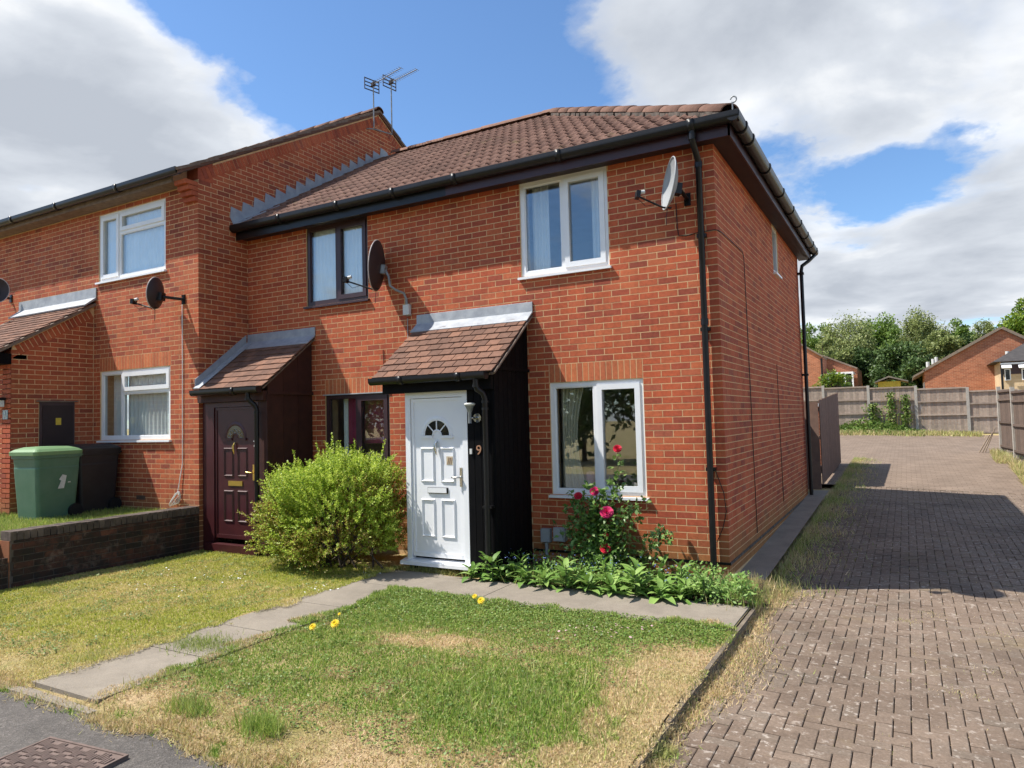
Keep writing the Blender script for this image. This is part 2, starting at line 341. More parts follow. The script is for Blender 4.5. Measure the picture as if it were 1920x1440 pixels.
def leaf_mat(name, stops, rough=0.5, trans=0.25, dryattr=False):
    m, t, b, pos, g = base_mat(name, rough, 0.35)
    if dryattr:
        at = t.new('ShaderNodeAttribute'); at.attribute_name = 'dry'; r = rnd_of(t, g)
        gcol = t.ramp(r, stops); dcol = t.ramp(r, dryattr); c = t.mix(at.outputs['Fac'], gcol, dcol)
    else:
        r = rnd_of(t, g); c = t.ramp(r, stops)
        c = t.mix(1.0, c, t.ramp(t.noise(pos, 3.0, 4), [(0.3, 0.8), (0.7, 1.18)]), 'MULTIPLY')
    t.link(c, b.inputs['Base Color'])
    tl = t.new('ShaderNodeBsdfTranslucent'); t.link(c, tl.inputs[0]); mx = t.new('ShaderNodeMixShader'); mx.inputs[0].default_value = trans
    out = t.n['Material Output']; t.link(b.outputs[0], mx.inputs[1]); t.link(tl.outputs[0], mx.inputs[2]); t.link(mx.outputs[0], out.inputs[0])
GREEN = [(0, (0.105, 0.205, 0.026)), (0.35, (0.19, 0.32, 0.040)), (0.7, (0.28, 0.41, 0.060)), (1, (0.50, 0.56, 0.15))]
LIME = [(0, (0.21, 0.27, 0.035)), (0.35, (0.36, 0.41, 0.055)), (0.7, (0.50, 0.52, 0.085)), (1, (0.64, 0.62, 0.16))]
STRAW = [(0, (0.46, 0.325, 0.165)), (0.4, (0.67, 0.495, 0.285)), (0.8, (0.82, 0.64, 0.41)), (1, (0.52, 0.44, 0.15))]
leaf_mat('grass', GREEN, 0.55, 0.35, STRAW); leaf_mat('grass_lime', LIME, 0.55, 0.35, [(0, (0.46, 0.35, 0.14)), (0.4, (0.68, 0.55, 0.24)), (0.8, (0.82, 0.68, 0.36)), (1, (0.55, 0.52, 0.14))])
leaf_mat('shrub_leaf', [(0, (0.055, 0.10, 0.015)), (0.3, (0.12, 0.19, 0.025)), (0.62, (0.20, 0.27, 0.04)), (0.88, (0.27, 0.32, 0.06)), (0.93, (0.25, 0.13, 0.04)), (1, (0.20, 0.085, 0.04))], 0.45, 0.3)
leaf_mat('rose_leaf', [(0, (0.065, 0.14, 0.028)), (0.5, (0.13, 0.24, 0.05)), (1, (0.26, 0.36, 0.12))], 0.36, 0.2)
leaf_mat('broad_leaf', [(0, (0.11, 0.22, 0.04)), (0.5, (0.18, 0.31, 0.065)), (1, (0.29, 0.42, 0.11))], 0.55, 0.25)
leaf_mat('weed_leaf', [(0, (0.08, 0.15, 0.024)), (0.5, (0.14, 0.23, 0.04)), (1, (0.25, 0.29, 0.08))], 0.5, 0.25)
leaf_mat('tree_green', [(0, (0.085, 0.15, 0.028)), (0.5, (0.155, 0.245, 0.045)), (1, (0.24, 0.34, 0.08))], 0.5, 0.3)
leaf_mat('tree_birch', [(0, (0.14, 0.18, 0.05)), (0.5, (0.22, 0.265, 0.08)), (1, (0.33, 0.36, 0.14))], 0.5, 0.3)
leaf_mat('tree_dark', [(0, (0.04, 0.075, 0.02)), (0.5, (0.07, 0.125, 0.03)), (1, (0.115, 0.175, 0.05))], 0.5, 0.2)
leaf_mat('bush_bright', [(0, (0.09, 0.17, 0.02)), (0.5, (0.15, 0.24, 0.03)), (1, (0.28, 0.33, 0.03))], 0.5, 0.3)

# ground surfaces
def ground_mats():
    m, t, b, pos, g = base_mat('asphalt', 0.9, 0.25)
    c = t.mix(t.ramp(t.noise(pos, 2.0, 5, 0.6), [(0.35, 0.0), (0.65, 1.0)]), (0.095, 0.086, 0.078), (0.140, 0.125, 0.112))
    v = t.new('ShaderNodeTexVoronoi'); v.inputs['Scale'].default_value = 95; t.link(pos, v.inputs['Vector'])
    c = t.mix(1.0, c, t.ramp(v.outputs['Color'], [(0.2, 0.75), (0.75, 1.1), (0.96, 1.7)]), 'MULTIPLY')
    t.link(c, b.inputs['Base Color']); set_bump(t, b, v.outputs['Distance'], 0.9, 0.006)
    m, t, b, pos, g = base_mat('concrete', 0.9, 0.25)
    c = t.mix(t.ramp(t.noise(pos, 2.6, 6, 0.65), [(0.3, 0.0), (0.7, 1.0)]), (0.29, 0.25, 0.20), (0.20, 0.172, 0.138))
    c = t.mix(t.ramp(t.noise(pos, 16, 6, 0.7), [(0.55, 0.0), (0.75, 0.5)]), c, (0.19, 0.15, 0.11)); c = t.mix(1.0, c, t.ramp(t.noise(pos, 160, 3), [(0.3, 0.8), (0.7, 1.15)]), 'MULTIPLY')
    t.link(c, b.inputs['Base Color']); set_bump(t, b, t.noise(pos, 70, 6, 0.7), 0.6, 0.006)
    pm('concrete_old', (0.20, 0.165, 0.125), (0.10, 0.08, 0.06), 8, 0.95, 0.2, bump=0.6, bscale=60)
    m, t, b, pos, g = base_mat('paver', 0.9, 0.22)
    c = t.ramp(rnd_of(t, g), [(0, (0.160, 0.116, 0.086)), (0.35, (0.176, 0.130, 0.097)), (0.7, (0.194, 0.144, 0.108)), (1, (0.176, 0.138, 0.106))])
    c = t.mix(1.0, c, t.ramp(t.noise(pos, 60, 6, 0.7), [(0.25, 0.66), (0.5, 1.0), (0.8, 1.45)]), 'MULTIPLY')
    l = t.ramp(t.noise(pos, 22, 5, 0.65), [(0.57, 0.0), (0.66, 0.62)]); lz = t.ramp(t.noise(pos, 1.3, 3), [(0.36, 0.35), (0.60, 1.0)])
    sp2 = t.ramp(t.noise(pos, 75, 4, 0.7), [(0.62, 0.0), (0.72, 0.45)]); c = t.mix(sp2, c, (0.34, 0.29, 0.24)); st_ = t.ramp(t.noise(pos, 0.7, 5, 0.65), [(0.34, 0.68), (0.56, 1.06)]); c = t.mix(1.0, c, st_, 'MULTIPLY')
    c = t.mix(t.math('MULTIPLY', l, lz), c, (0.50, 0.44, 0.38)); c = t.mix(t.ramp(t.noise(pos, 1.9, 5, 0.7), [(0.56, 0.0), (0.74, 0.5)]), c, (0.22, 0.165, 0.085))
    t.link(c, b.inputs['Base Color']); set_bump(t, b, t.noise(pos, 90, 6, 0.7), 0.7, 0.005)
    m, t, b, pos, g = base_mat('paver_far', 0.9, 0.22)
    bt = t.new('ShaderNodeTexBrick'); bt.inputs['Scale'].default_value = 1.0; bt.inputs['Brick Width'].default_value = 0.205; bt.inputs['Row Height'].default_value = 0.205; bt.inputs['Mortar Size'].default_value = 0.004
    bt.inputs['Color1'].default_value = (0.182, 0.135, 0.101, 1); bt.inputs['Color2'].default_value = (0.215, 0.162, 0.122, 1); bt.inputs['Mortar'].default_value = (0.09, 0.065, 0.05, 1); t.link(pos, bt.inputs['Vector'])
    c = t.mix(1.0, bt.outputs[0], t.ramp(t.noise(pos, 1.4, 6, 0.7), [(0.3, 0.82), (0.7, 1.22)]), 'MULTIPLY')
    t.link(c, b.inputs['Base Color'])
    pm('joint_sand', (0.085, 0.058, 0.042), (0.05, 0.036, 0.028), 30, 0.95, 0.1, bump=0.6, bscale=120)
    m, t, b, pos, g = base_mat('turf', 0.95, 0.1)
    c = t.mix(t.ramp(t.noise(pos, 1.7, 6, 0.65), [(0.36, 0.0), (0.62, 1.0)]), (0.31, 0.28, 0.09), (0.54, 0.395, 0.225))
    c = t.mix(1.0, c, t.ramp(t.noise(pos, 45, 6, 0.75), [(0.25, 0.45), (0.75, 1.35)]), 'MULTIPLY')
    t.link(c, b.inputs['Base Color']); set_bump(t, b, t.noise(pos, 60, 6, 0.75), 1.0, 0.02)
ground_mats()

# ------------------------------------------------------------------ the setting
def onz(x, y, z):
    d = FW+RT*(x-960)/F_PX-UP*(y-720)/F_PX; t = (z-CAM[2])/d[2]; return CAM+t*d
def zd(x, y):
    x = np.asarray(x, float); y = np.asarray(y, float); s = np.clip((y+5)/4.5, 0, 1)
    return -0.285-0.035*np.clip(x, 0, 6)*(0.3+0.7*s)+0.033*np.clip(y, 0, 60)
def grid(name, xs, ys, zf, mat, parent=None, kind=None):
    X, Y = np.meshgrid(xs, ys); Z = zf(X, Y); nx, ny = len(xs), len(ys)
    i = (np.arange(ny-1)[:, None]*nx+np.arange(nx-1)[None, :]).ravel()
    return np_mesh(name, np.stack([X, Y, Z], -1).reshape(-1, 3), np.stack([i, i+1, i+nx+1, i+nx], 1), mat, parent, kind=kind, smooth=True)
grid('ground', np.concatenate([[-400, -150, -60], np.linspace(-30, 30, 41), [60, 150, 400]]), np.concatenate([[-300, -120, -60, -40], np.linspace(-30, 60, 61), [90, 180, 400]]),
     lambda X, Y: zd(X, Y)-0.09, 'turf', kind='structure')
road = MB(); road.box(-60, 0.42, -13.5, -4.98, -0.9, -0.25); road.box(0.42, 60, -13.5, -5.25, -0.9, -0.29); road.build('pavement', 'asphalt', kind='structure')
# driveway: sand bed, pavers in a 90 degree herringbone near by, one sheet farther off
drive = grid('driveway', np.linspace(0.40, 4.4, 21), np.linspace(-5.24, 9.0, 60), zd, 'joint_sand', kind='structure')
grid('far_paving', np.array([-5, -3, -1, 0.4, 1.5, 3, 4.4, 6, 9]), np.linspace(9.0, 26.9, 24), lambda X, Y: zd(X, Y)+0.012, 'paver_far', drive)
grid('far_paving', np.array([4.4, 6, 9]), np.linspace(-5.24, 9.0, 24), lambda X, Y: zd(X, Y)+0.012, 'paver_far', drive)
MOD = 0.0955; pav = []
for i in range(0, 42):
    for j in range(-54, 94):
        k = (i-j) % 4; x = 0.42+i*MOD; y = j*MOD
        if k == 0: pav.append((x, x+2*MOD, y, y+MOD))
        elif k == 3: pav.append((x, x+MOD, y, y+2*MOD))
def in_view(p, m=0):
    u = px(p); return u[2] > 0.3 and -m < u[0] < 1920+m and -m < u[1] < 1440+m
scored = []
for q in pav:
    c = ((q[0]+q[1])/2, (q[2]+q[3])/2); p = (c[0], c[1], float(zd(*c))); u = px(p)
    scored.append((u[2] if in_view(p, -10) else 99, q, p))
scored.sort(key=lambda a: a[0])
def paver_box(mb, q, p, jz, tx, ty):
    g = 0.0032; x0, x1, y0, y1 = q[0]+g, q[1]-g, q[2]+g, q[3]-g; b = 0.0045; vs = []
    for (dx, dz) in ((0, -0.01), (0, 0.009), (b, 0.0125)):
        for (X, Y) in ((x0+dx, y0+dx), (x1-dx, y0+dx), (x1-dx, y1-dx), (x0+dx, y1-dx)):
            vs.append((X, Y, p[2]+dz+jz+(X-p[0])*tx+(Y-p[1])*ty))
    fs = [(8, 9, 10, 11)]
    for r in (0, 4):
        for k in range(4): fs.append((r+k, r+(k+1) % 4, r+4+(k+1) % 4, r+4+k))
    mb.add(vs, fs)
rest = MB()
tilt = -0.02
for n, (d, q, p) in enumerate(scored):
    jz = random.uniform(-0.003, 0.0025); tx = random.uniform(-0.012, 0.012)-0.025; ty = random.uniform(-0.012, 0.012)+(0.033 if p[1] > 0 else 0)
    if n < 300:
        m_ = MB(); paver_box(m_, q, p, jz, tx, ty); m_.build('paver', 'paver', drive, origin=p)
    else: paver_box(rest, q, p, jz, tx, ty)
rest.build('pavers', 'paver', drive, kind='stuff')
# front garden earth, path slabs, bed, edging
def lawn_z(X, Y): return -0.205+0.012*np.sin(X*1.9+Y*1.3)*np.cos(Y*2.3)-0.038*np.clip((-4.80-np.asarray(Y))/0.22, 0, 1)**2
grid('front_lawn', np.linspace(-7.38, 0.385, 60), np.linspace(-5.02, 0.0, 50), lawn_z, 'turf', kind='structure')
path = empty('garden_path', (-3.47, -3, -0.19)); tag(path, kind='structure')
for (y0, y1, xa, xb, z) in ((-1.62, -0.93, -3.85, -3.06, -0.188), (-2.52, -1.623, -3.85, -3.07, -0.189), (-3.40, -2.523, -3.84, -3.06, -0.191), (-4.08, -3.403, -3.85, -3.07, -0.194), (-4.96, -4.084, -3.85, -3.06, -0.198)):
    MB().box(xa, xb, y0, y1, -0.3, z).build('slab', 'concrete', path)
strip = empty('front_strip', (-1.3, -1.4, -0.19)); tag(strip, kind='structure')
for (x0, x1, z) in ((-3.055, -2.1, -0.185), (-2.095, -1.0, -0.187), (-0.995, 0.375, -0.184)):
    MB().box(x0, x1, -1.74, -0.98, -0.3, z).build('slab', 'concrete', strip)
grid('flower_bed', np.linspace(-2.36, 0.375, 30), np.linspace(-0.97, 0.05, 14), lambda X, Y: -0.165+0.02*np.sin(X*5+1)*np.cos(Y*7), 'soil', kind='structure')
kerb = empty('kerb', (0.41, -2.5, -0.3)); tag(kerb, kind='structure')
for (y0, y1, dz) in ((-1.78, -0.93, 0), (-2.70, -1.79, 0.006), (-3.62, -2.71, -0.008), (-4.55, -3.63, -0.02), (-5.2, -4.56, -0.05)):
    MB().box(0.392, 0.425, y0, y1, -0.42, -0.206+dz).build('edging', 'concrete_old', kerb)
MB().box(-7.4, -2.98, -5.06, -4.96, -0.4, -0.236).build('pavement_edging', 'concrete', kind='structure')
grid('side_path', np.array([0.0, 0.15, 0.32]), np.linspace(-0.1, 7.4, 20), lambda X, Y: zd(X*0, Y)+0.085, 'concrete', kind='structure')
# next door's raised garden behind its wall
grid('raised_garden', np.linspace(-16, -7.6, 20), np.linspace(-9, -0.9, 20), lambda X, Y: 0.335+0.02*np.sin(X*2)*np.cos(Y*2)-0.55*np.clip((-3.35-Y)/1.5, 0, 1), 'turf', kind='structure')

# ------------------------------------------------------------------ wall helpers
C75 = 0.075
def wall_mesh(mb, axis, const, u0, u1, z0, z1, ops, thick):
    """solid wall with rectangular openings; axis x: runs along x, faces -y at y=const; axis y: runs along y, faces +x at x=const"""
    us = sorted({u0, u1, *[min(max(o[i], u0), u1) for o in ops for i in (0, 1)]}); zs = sorted({z0, z1, *[min(max(o[i], z0), z1) for o in ops for i in (2, 3)]})
    for a, b in zip(us, us[1:]):
        run = None
        for c, d in zip(zs, zs[1:]):
            um, zm = (a+b)/2, (c+d)/2; op = any(o[0] < um < o[1] and o[2] < zm < o[3] for o in ops)
            if not op: run = (run[0], d) if run else (c, d)
            if (op or d == zs[-1]) and run:
                if axis == 'x': mb.box(a, b, const, const+thick, run[0], run[1])
                else: mb.box(const-thick, const, a, b, run[0], run[1])
                run = None
def brick_layout(u0, u1, z0, z1, ops, origin, flip=0, keep=None):
    out = []; k0 = int(round(z0/C75)); k1 = int(math.ceil(z1/C75-0.01))
    for k in range(k0, k1):
        za = k*C75+0.005; zb = min(za+0.065, z1)
        off = 0.0 if (k+flip) % 2 == 0 else 0.1125
        n0 = int(math.floor((u0-origin-off)/0.225))-1; n1 = int(math.ceil((u1-origin-off)/0.225))+1
        for n in range(n0, n1):
            segs = [(max(u0, origin+off+n*0.225+0.005), min(u1, origin+off+(n+1)*0.225-0.005))]
            for o in ops:
                if o[2] < (za+zb)/2 < o[3]:
                    ns = []
                    for a, b in segs:
                        if b <= o[0] or a >= o[1]: ns.append((a, b))
                        else:
                            if a < o[0]: ns.append((a, o[0]-0.004))
                            if b > o[1]: ns.append((o[1]+0.004, b))
                    segs = ns
            for a, b in segs:
                if b-a > 0.03 and (keep is None or keep(a, b, za, zb)): out.append((a, b, za, zb))
    return out
BM = {}
def bmesh_brick(w, h, axis, dep=0.03):
    key = (round(w, 3), round(h, 3), axis, dep)
    if key not in BM:
        m_ = MB()
        if axis == 'x': m_.box(-w/2, w/2, -0.0012, dep, -h/2, h/2)
        else: m_.box(-dep, 0.0012, -w/2, w/2, -h/2, h/2)
        BM[key] = m_.mesh('brick')
    return BM[key]
def lay(bricks, mat, limit=300):
    """bricks: (axis, const, a, b, za, zb, wall object); the ones that show largest become parts, the rest one mesh per wall"""
    sc_ = []
    for bk in bricks:
        ax, c, a, b, za, zb, wl = bk[:7]; p = ((a+b)/2, c, (za+zb)/2) if ax == 'x' else (c, (a+b)/2, (za+zb)/2)
        q0 = px((a, c, za) if ax == 'x' else (c, a, za)); q1 = px((b, c, zb) if ax == 'x' else (c, b, zb))
        ar = abs((q1[0]-q0[0])*(q1[1]-q0[1])) if in_view(p) else 0
        sc_.append((-ar, bk, p))
    sc_.sort(key=lambda t_: t_[0]); J = {}
    for n, (ar, bk, p) in enumerate(sc_):
        ax, c, a, b, za, zb, wl = bk[:7]; dep = bk[7] if len(bk) > 7 else 0.03; jit = random.uniform(-0.0009, 0.0005)*(dep == 0.03)
        if n < limit and ar < 0:
            me = bmesh_brick(b-a, zb-za, ax, dep)
            if not me.materials: me.materials.append(M[mat])
            elif me.materials[0] != M[mat]:
                me = me.copy(); me.materials[0] = M[mat]
            inst('brick', me, (p[0], p[1]+jit, p[2]) if ax == 'x' else (p[0]-jit, p[1], p[2]), wl)
        else:
            mb = J.setdefault(wl.name, (MB(), wl))[0]
            if ax == 'x': mb.box(a, b, c-0.0012+jit, c+dep, za, zb)
            else: mb.box(c-0.03, c+0.0012-jit, a, b, za, zb)
    for mb, wl in J.values(): mb.build('bricks', mat, wl, kind='stuff')
def corner_front(lst, xc):
    """front bricks that turn the corner at x=xc get their full depth, so their ends show on the side wall"""
    out = []
    for (ax, c, a, b, za, zb, wl) in lst:
        if b > xc-0.012: out.append((ax, c, a, xc+0.0012, za, zb, wl, 0.1055 if b-a > 0.15 else 0.2180))
        else: out.append((ax, c, a, b, za, zb, wl))
    return out
def cut_bricks(wl, axis, const, u0, u1, z0, z1, origin, flip, line, mat, ok=None):
    """bricks that a sloping line cuts: the piece below the line"""
    mb = MB()
    for a, b, za, zb in brick_layout(u0, u1, z0, z1, [], origin, flip):
        if ok and not ok(a, b, za, zb): continue
        f = [line(a)-za, line(b)-za, line(b)-zb, line(a)-zb]; c = [(a, za), (b, za), (b, zb), (a, zb)]
        if min(f) >= 0 or max(f) <= 0: continue
        poly = []
        for i in range(4):
            j = (i+1) % 4
            if f[i] > 0: poly.append(c[i])
            if f[i]*f[j] < 0: t = f[i]/(f[i]-f[j]); poly.append((c[i][0]+(c[j][0]-c[i][0])*t, c[i][1]+(c[j][1]-c[i][1])*t))
        if len(poly) >= 3: mb.prism(poly, 'x', const-0.03, const+0.0012)
    mb.build('cut_bricks', mat, wl, kind='stuff')
def soldiers(wl, x0, x1, z0, z1, y, mat='brick_soldier'):
    n = int(round((x1-x0)/0.075)); w_ = (x1-x0)/n; h = z1-z0-0.01; m_ = MB().box(-w_/2+0.005, w_/2-0.005, -0.0012, 0.03, -h/2, h/2); me = m_.mesh('soldier_brick'); me.materials.append(M[mat])
    for i in range(n): inst('soldier_brick', me, (x0+(i+.5)*w_, y+random.uniform(-.0009, .0004), (z0+z1)/2), wl)

def window(house, name, x0, x1, z0, z1, y, mat, lights, sill=True, fw=0.058, gl='glass', rec=0.018):
    """lights: list of (fx0, fx1, fz0, fz1, opening) in fractions of the clear width/height"""
    yf = y+rec; fr = MB(); fr.box(x0, x0+fw, yf, yf+0.065, z0, z1); fr.box(x1-fw, x1, yf, yf+0.065, z0, z1)
    fr.box(x0+fw, x1-fw, yf, yf+0.065, z1-fw, z1); fr.box(x0+fw, x1-fw, yf, yf+0.065, z0, z0+fw)
    W = x1-x0-2*fw; H = z1-z0-2*fw; bars = set()
    win = fr.build(name, mat, house)
    mull = MB(); any_m = False
    for (a, b, c, d, op) in lights:
        if a > 0.001: bars.add(('v', round(a, 3), c, d))
        if c > 0.001: bars.add(('h', round(c, 3), a, b))
    for kind, f, s, e in bars:
        any_m = True
        if kind == 'v': X = x0+fw+W*f; mull.box(X-fw*.5, X+fw*.5, yf+0.002, yf+0.063, z0+fw+H*s, z0+fw+H*e)
        else: Z = z0+fw+H*f; mull.box(x0+fw+W*s, x0+fw+W*e, yf+0.004, yf+0.061, Z-fw*.5, Z+fw*.5)
    if any_m: mull.build('mullion', mat, win)
    for (a, b, c, d, op) in lights:
        X0 = x0+fw+W*a+(fw*.5 if a > 0.001 else 0); X1 = x0+fw+W*b-(fw*.5 if b < 0.999 else 0); Z0 = z0+fw+H*c+(fw*.5 if c > 0.001 else 0); Z1 = z0+fw+H*d-(fw*.5 if d < 0.999 else 0)
        s = 0.0
        if op:
            s = 0.052; sm = MB(); ya, yb = yf-0.014, yf+0.05; o_ = 0.012
            sm.box(X0-o_, X0+s, ya, yb, Z0-o_, Z1+o_); sm.box(X1-s, X1+o_, ya, yb, Z0-o_, Z1+o_); sm.box(X0+s, X1-s, ya, yb, Z1-s, Z1+o_); sm.box(X0+s, X1-s, ya, yb, Z0-o_, Z0+s)
            sm.build('sash', mat, win)
        else:
            s = 0.014; sm = MB(); ya, yb = yf+0.012, yf+0.045
            sm.box(X0, X0+s, ya, yb, Z0, Z1); sm.box(X1-s, X1, ya, yb, Z0, Z1); sm.box(X0+s, X1-s, ya, yb, Z1-s, Z1); sm.box(X0+s, X1-s, ya, yb, Z0, Z0+s); sm.build('bead', mat, win)
        MB().box(X0+s, X1-s, yf+0.024, yf+0.036, Z0+s, Z1-s).build('pane', gl, win)
    if sill: MB().prism([(yf+0.06, z0-0.002), (yf-0.066, z0-0.012), (yf-0.066, z0-0.040), (yf+0.06, z0-0.036)], 'x', x0-0.03, x1+0.03).build('sill', mat, win)
    return win
def curtain(win, x0, x1, z0, z1, y, mat, amp=0.025, waves=9, taper=0.0):
    n = 90; vs = []; fs = []
    for j in range(7):
        t = j/6; z = z0+(z1-z0)*t; xr = x1-(x1-x0)*taper*max(0, math.sin(t*math.pi))**1.0
        for i in range(n):
            u = i/(n-1); vs.append((x0+(xr-x0)*u, y+amp*math.sin(u*waves*2*math.pi+0.6*math.sin(u*17))*(0.7+.3*t), z))
    for j in range(6):
        for i in range(n-1): a = j*n+i; fs.append((a, a+1, a+n+1, a+n))
    return MB().add(vs, fs, True).build('curtain', mat, win)
def half_round(cy, cz, r, t=0.004, n=10, dirx=None):
    dr = r*0.62; arc = lambda q: [(cy-q, cz)]+[(cy-q*math.cos(math.pi*k/n), cz-dr-q*math.sin(math.pi*k/n)) for k in range(n+1)]+[(cy+q, cz)]
    return arc(r)+arc(r-t)[::-1]
def gutter(house, axis, c, z, a0, a1, unions=(), r=0.066, mat='black_plastic', end=True):
    g = MB().prism(half_round(c, z, r, 0.004, 14), axis, a0, a1, False).build('gutter', mat, house)
    for u in unions: MB().prism(half_round(c, z+0.004, r+0.009, 0.012), axis, u-0.035, u+0.035, True).build('gutter_bracket', mat, g)
    if end:
        for e in (a0, a1): MB().prism([(c-r, z)]+[(c-r*math.cos(math.pi*k/10), z-r*.62-r*math.sin(math.pi*k/10)) for k in range(11)]+[(c+r, z)], axis, e-0.004, e+0.003).build('end_cap', mat, g)
    return g
def tube_part(name, pts, r, mat, parent, n=12): return MB().tube(pts, r, n).build(name, mat, parent)
def text_part(txt, size, mat, parent, loc, name='house_number', depth=0.004):
    cu = bpy.data.curves.new('t', 'FONT'); cu.body = txt; cu.size = size; cu.extrude = depth; cu.align_x = 'CENTER'; cu.align_y = 'CENTER'
    o = bpy.data.objects.new('t', cu); COL.objects.link(o); dg = bpy.context.evaluated_depsgraph_get(); me = bpy.data.meshes.new_from_object(o.evaluated_get(dg)); bpy.data.objects.remove(o); bpy.data.curves.remove(cu)
    me.name = name; me.materials.clear(); me.materials.append(M[mat]); return inst(name, me, loc, parent, (math.pi/2, 0, 0))

# ------------------------------------------------------------------ houses 9 and 7
SPLIT = -3.7; XL = -7.41; DEP = 6.83; SOF = 4.562; ZB = -0.3
W9U = (-2.43, -1.25, 3.375, 4.575); W9L = (-2.08, -0.89, 0.675, 2.025); W7U = (-6.12, -4.92, 3.375, 4.575); W7L = (-5.77, -4.57, 0.675, 2.025)
WSD = (3.86, 4.36, 3.80, 4.56)
h9 = empty('end_terrace_house', (-1.85, 0, ZB)); tag(h9, 'red brick end house with white front door, black boarded porch and hipped roof', 'house')
h7 = empty('mid_terrace_house', (-5.5, 0, ZB)); tag(h7, 'red brick middle house with maroon door, brown boarded porch and brown window frames', 'house')
arch9 = (W9L[0], W9L[1], 2.025, 2.25); arch7 = (W7L[0], W7L[1], 2.025, 2.25)
P9 = (-3.60, -2.40, -0.5, 2.0); P7 = (-7.3, -6.06, -0.5, 2.0)     # doorway openings behind the porches
m_ = MB(); wall_mesh(m_, 'x', 0.0, SPLIT, 0.0, ZB, SOF+0.1, [W9U, W9L, P9], 0.26); wall9 = m_.build('wall', 'mortar', h9)
m_ = MB(); wall_mesh(m_, 'y', 0.0, 0.26, DEP, ZB, SOF+0.1, [WSD], 0.26); m_.box(SPLIT, -0.0, DEP-0.26, DEP, ZB, SOF+0.1); side9 = m_.build('side_wall', 'mortar', h9)
m_ = MB(); wall_mesh(m_, 'x', 0.0, XL+0.02, SPLIT, ZB, SOF+0.1, [W7U, W7L, P7], 0.26); MB().box(XL+0.02, SPLIT-0.1, DEP-0.26, DEP, ZB, SOF+0.1).build('rear_wall', 'mortar', h7); wall7 = m_.build('wall', 'mortar', h7)
m_ = MB(); m_.box(SPLIT+0.1, -0.26, 0.26, DEP-0.26, 2.3, 2.5); m_.box(SPLIT+0.1, -0.26, 3.2, 3.3, ZB, SOF); m_.box(SPLIT+0.1, -0.26, 0.26, DEP-0.26, ZB, 0.05); m_.box(SPLIT+0.1, -0.26, 0.26, DEP-0.26, SOF, SOF+.1); m_.build('interior', 'room', h9)
m_ = MB(); m_.box(XL+.1, SPLIT-0.1, 0.26, DEP-0.26, 2.3, 2.5); m_.box(XL+.1, SPLIT-0.1, 3.2, 3.3, ZB, SOF); m_.box(XL+.1, SPLIT-0.1, 0.26, DEP-0.26, ZB, 0.05); m_.box(XL+.1, SPLIT-.1, 0.26, DEP-0.26, SOF, SOF+.1); m_.build('interior', 'room', h7)
ops = [W9U, W9L, W7U, W7L, arch9, arch7, (-3.6, -2.4, -1, 2.0), (-7.3, -6.06, -1, 2.0)]
fb = brick_layout(XL, 0.0, -0.15, 4.575, ops, 0.0, 1)
fb9 = [('x', 0.0, a, b, za, zb, wall9) for a, b, za, zb in fb if (a+b)/2 > SPLIT]; fb7 = [('x', 0.0, a, b, za, zb, wall7) for a, b, za, zb in fb if (a+b)/2 <= SPLIT]
fb9 = corner_front(fb9, 0.0)
sb = [('y', 0.0, a, b, za, zb, side9) for a, b, za, zb in brick_layout(0.0, DEP, -0.15, 4.575, [WSD], 0.0, 0) if a > 0.05]
lay(fb9+sb, 'brick_red'); lay(fb7, 'brick_red')
MB().prism([(0.26, ZB), (DEP-0.26, ZB), (DEP-0.26, 4.6), (3.415, 6.8), (0.26, 4.6)], 'x', SPLIT-0.1, SPLIT+0.1).build('party_wall', 'room', h9)
soldiers(wall9, W9L[0], W9L[1], 2.025, 2.25, 0.0); soldiers(wall7, W7L[0], W7L[1], 2.025, 2.25, 0.0)
# damp course and plinth lip
MB().box(-2.35, 0.012, -0.012, 0.0, -0.022, 0.004).build('damp_course', 'black_plastic', h9)
MB().box(0.0, 0.014, -0.012, DEP, -0.022, 0.004).build('damp_course', 'mortar_old', h9)

w9u = window(h9, 'window', *W9U, 0.0, 'upvc', [(0, .5, 0, 1, False), (.5, 1, 0, 1, True)])
curtain(w9u, -2.36, -2.12, 3.4, 4.55, 0.22, 'curtain', 0.02, 5); curtain(w9u, -1.55, -1.3, 3.4, 4.55, 0.24, 'curtain', 0.02, 5)
w9l = window(h9, 'window', *W9L, 0.0, 'upvc', [(0, .5, 0, 1, False), (.5, 1, 0, 1, True)])
curtain(w9l, -2.02, -1.70, 0.7, 2.0, 0.2, 'curtain_cream', 0.025, 6, 0.35)
w7u = window(h7, 'window', *W7U, 0.0, 'brown_frame', [(0, .5, 0, 1, False), (.5, 1, 0, 1, True)])
curtain(w7u, -6.06, -4.98, 3.4, 4.55, 0.10, 'curtain', 0.010, 16)
w7l = window(h7, 'window', *W7L, 0.0, 'brown_frame', [(0, .5, 0, 1, False), (.5, 1, 0, 1, True)], sill=True)
curtain(w7l, -5.56, -5.47, 0.7, 2.0, 0.16, 'curtain', 0.012, 2); MB().box(-5.46, -4.62, 0.15, 0.155, 1.3, 1.97).build('blind', 'curtain_maroon', w7l)
MB().box(W7L[0]-0.03, W7L[1]+0.02, -0.022, 0.03, 2.012, 2.026).build('head_flashing', 'lead_pale', w7l)
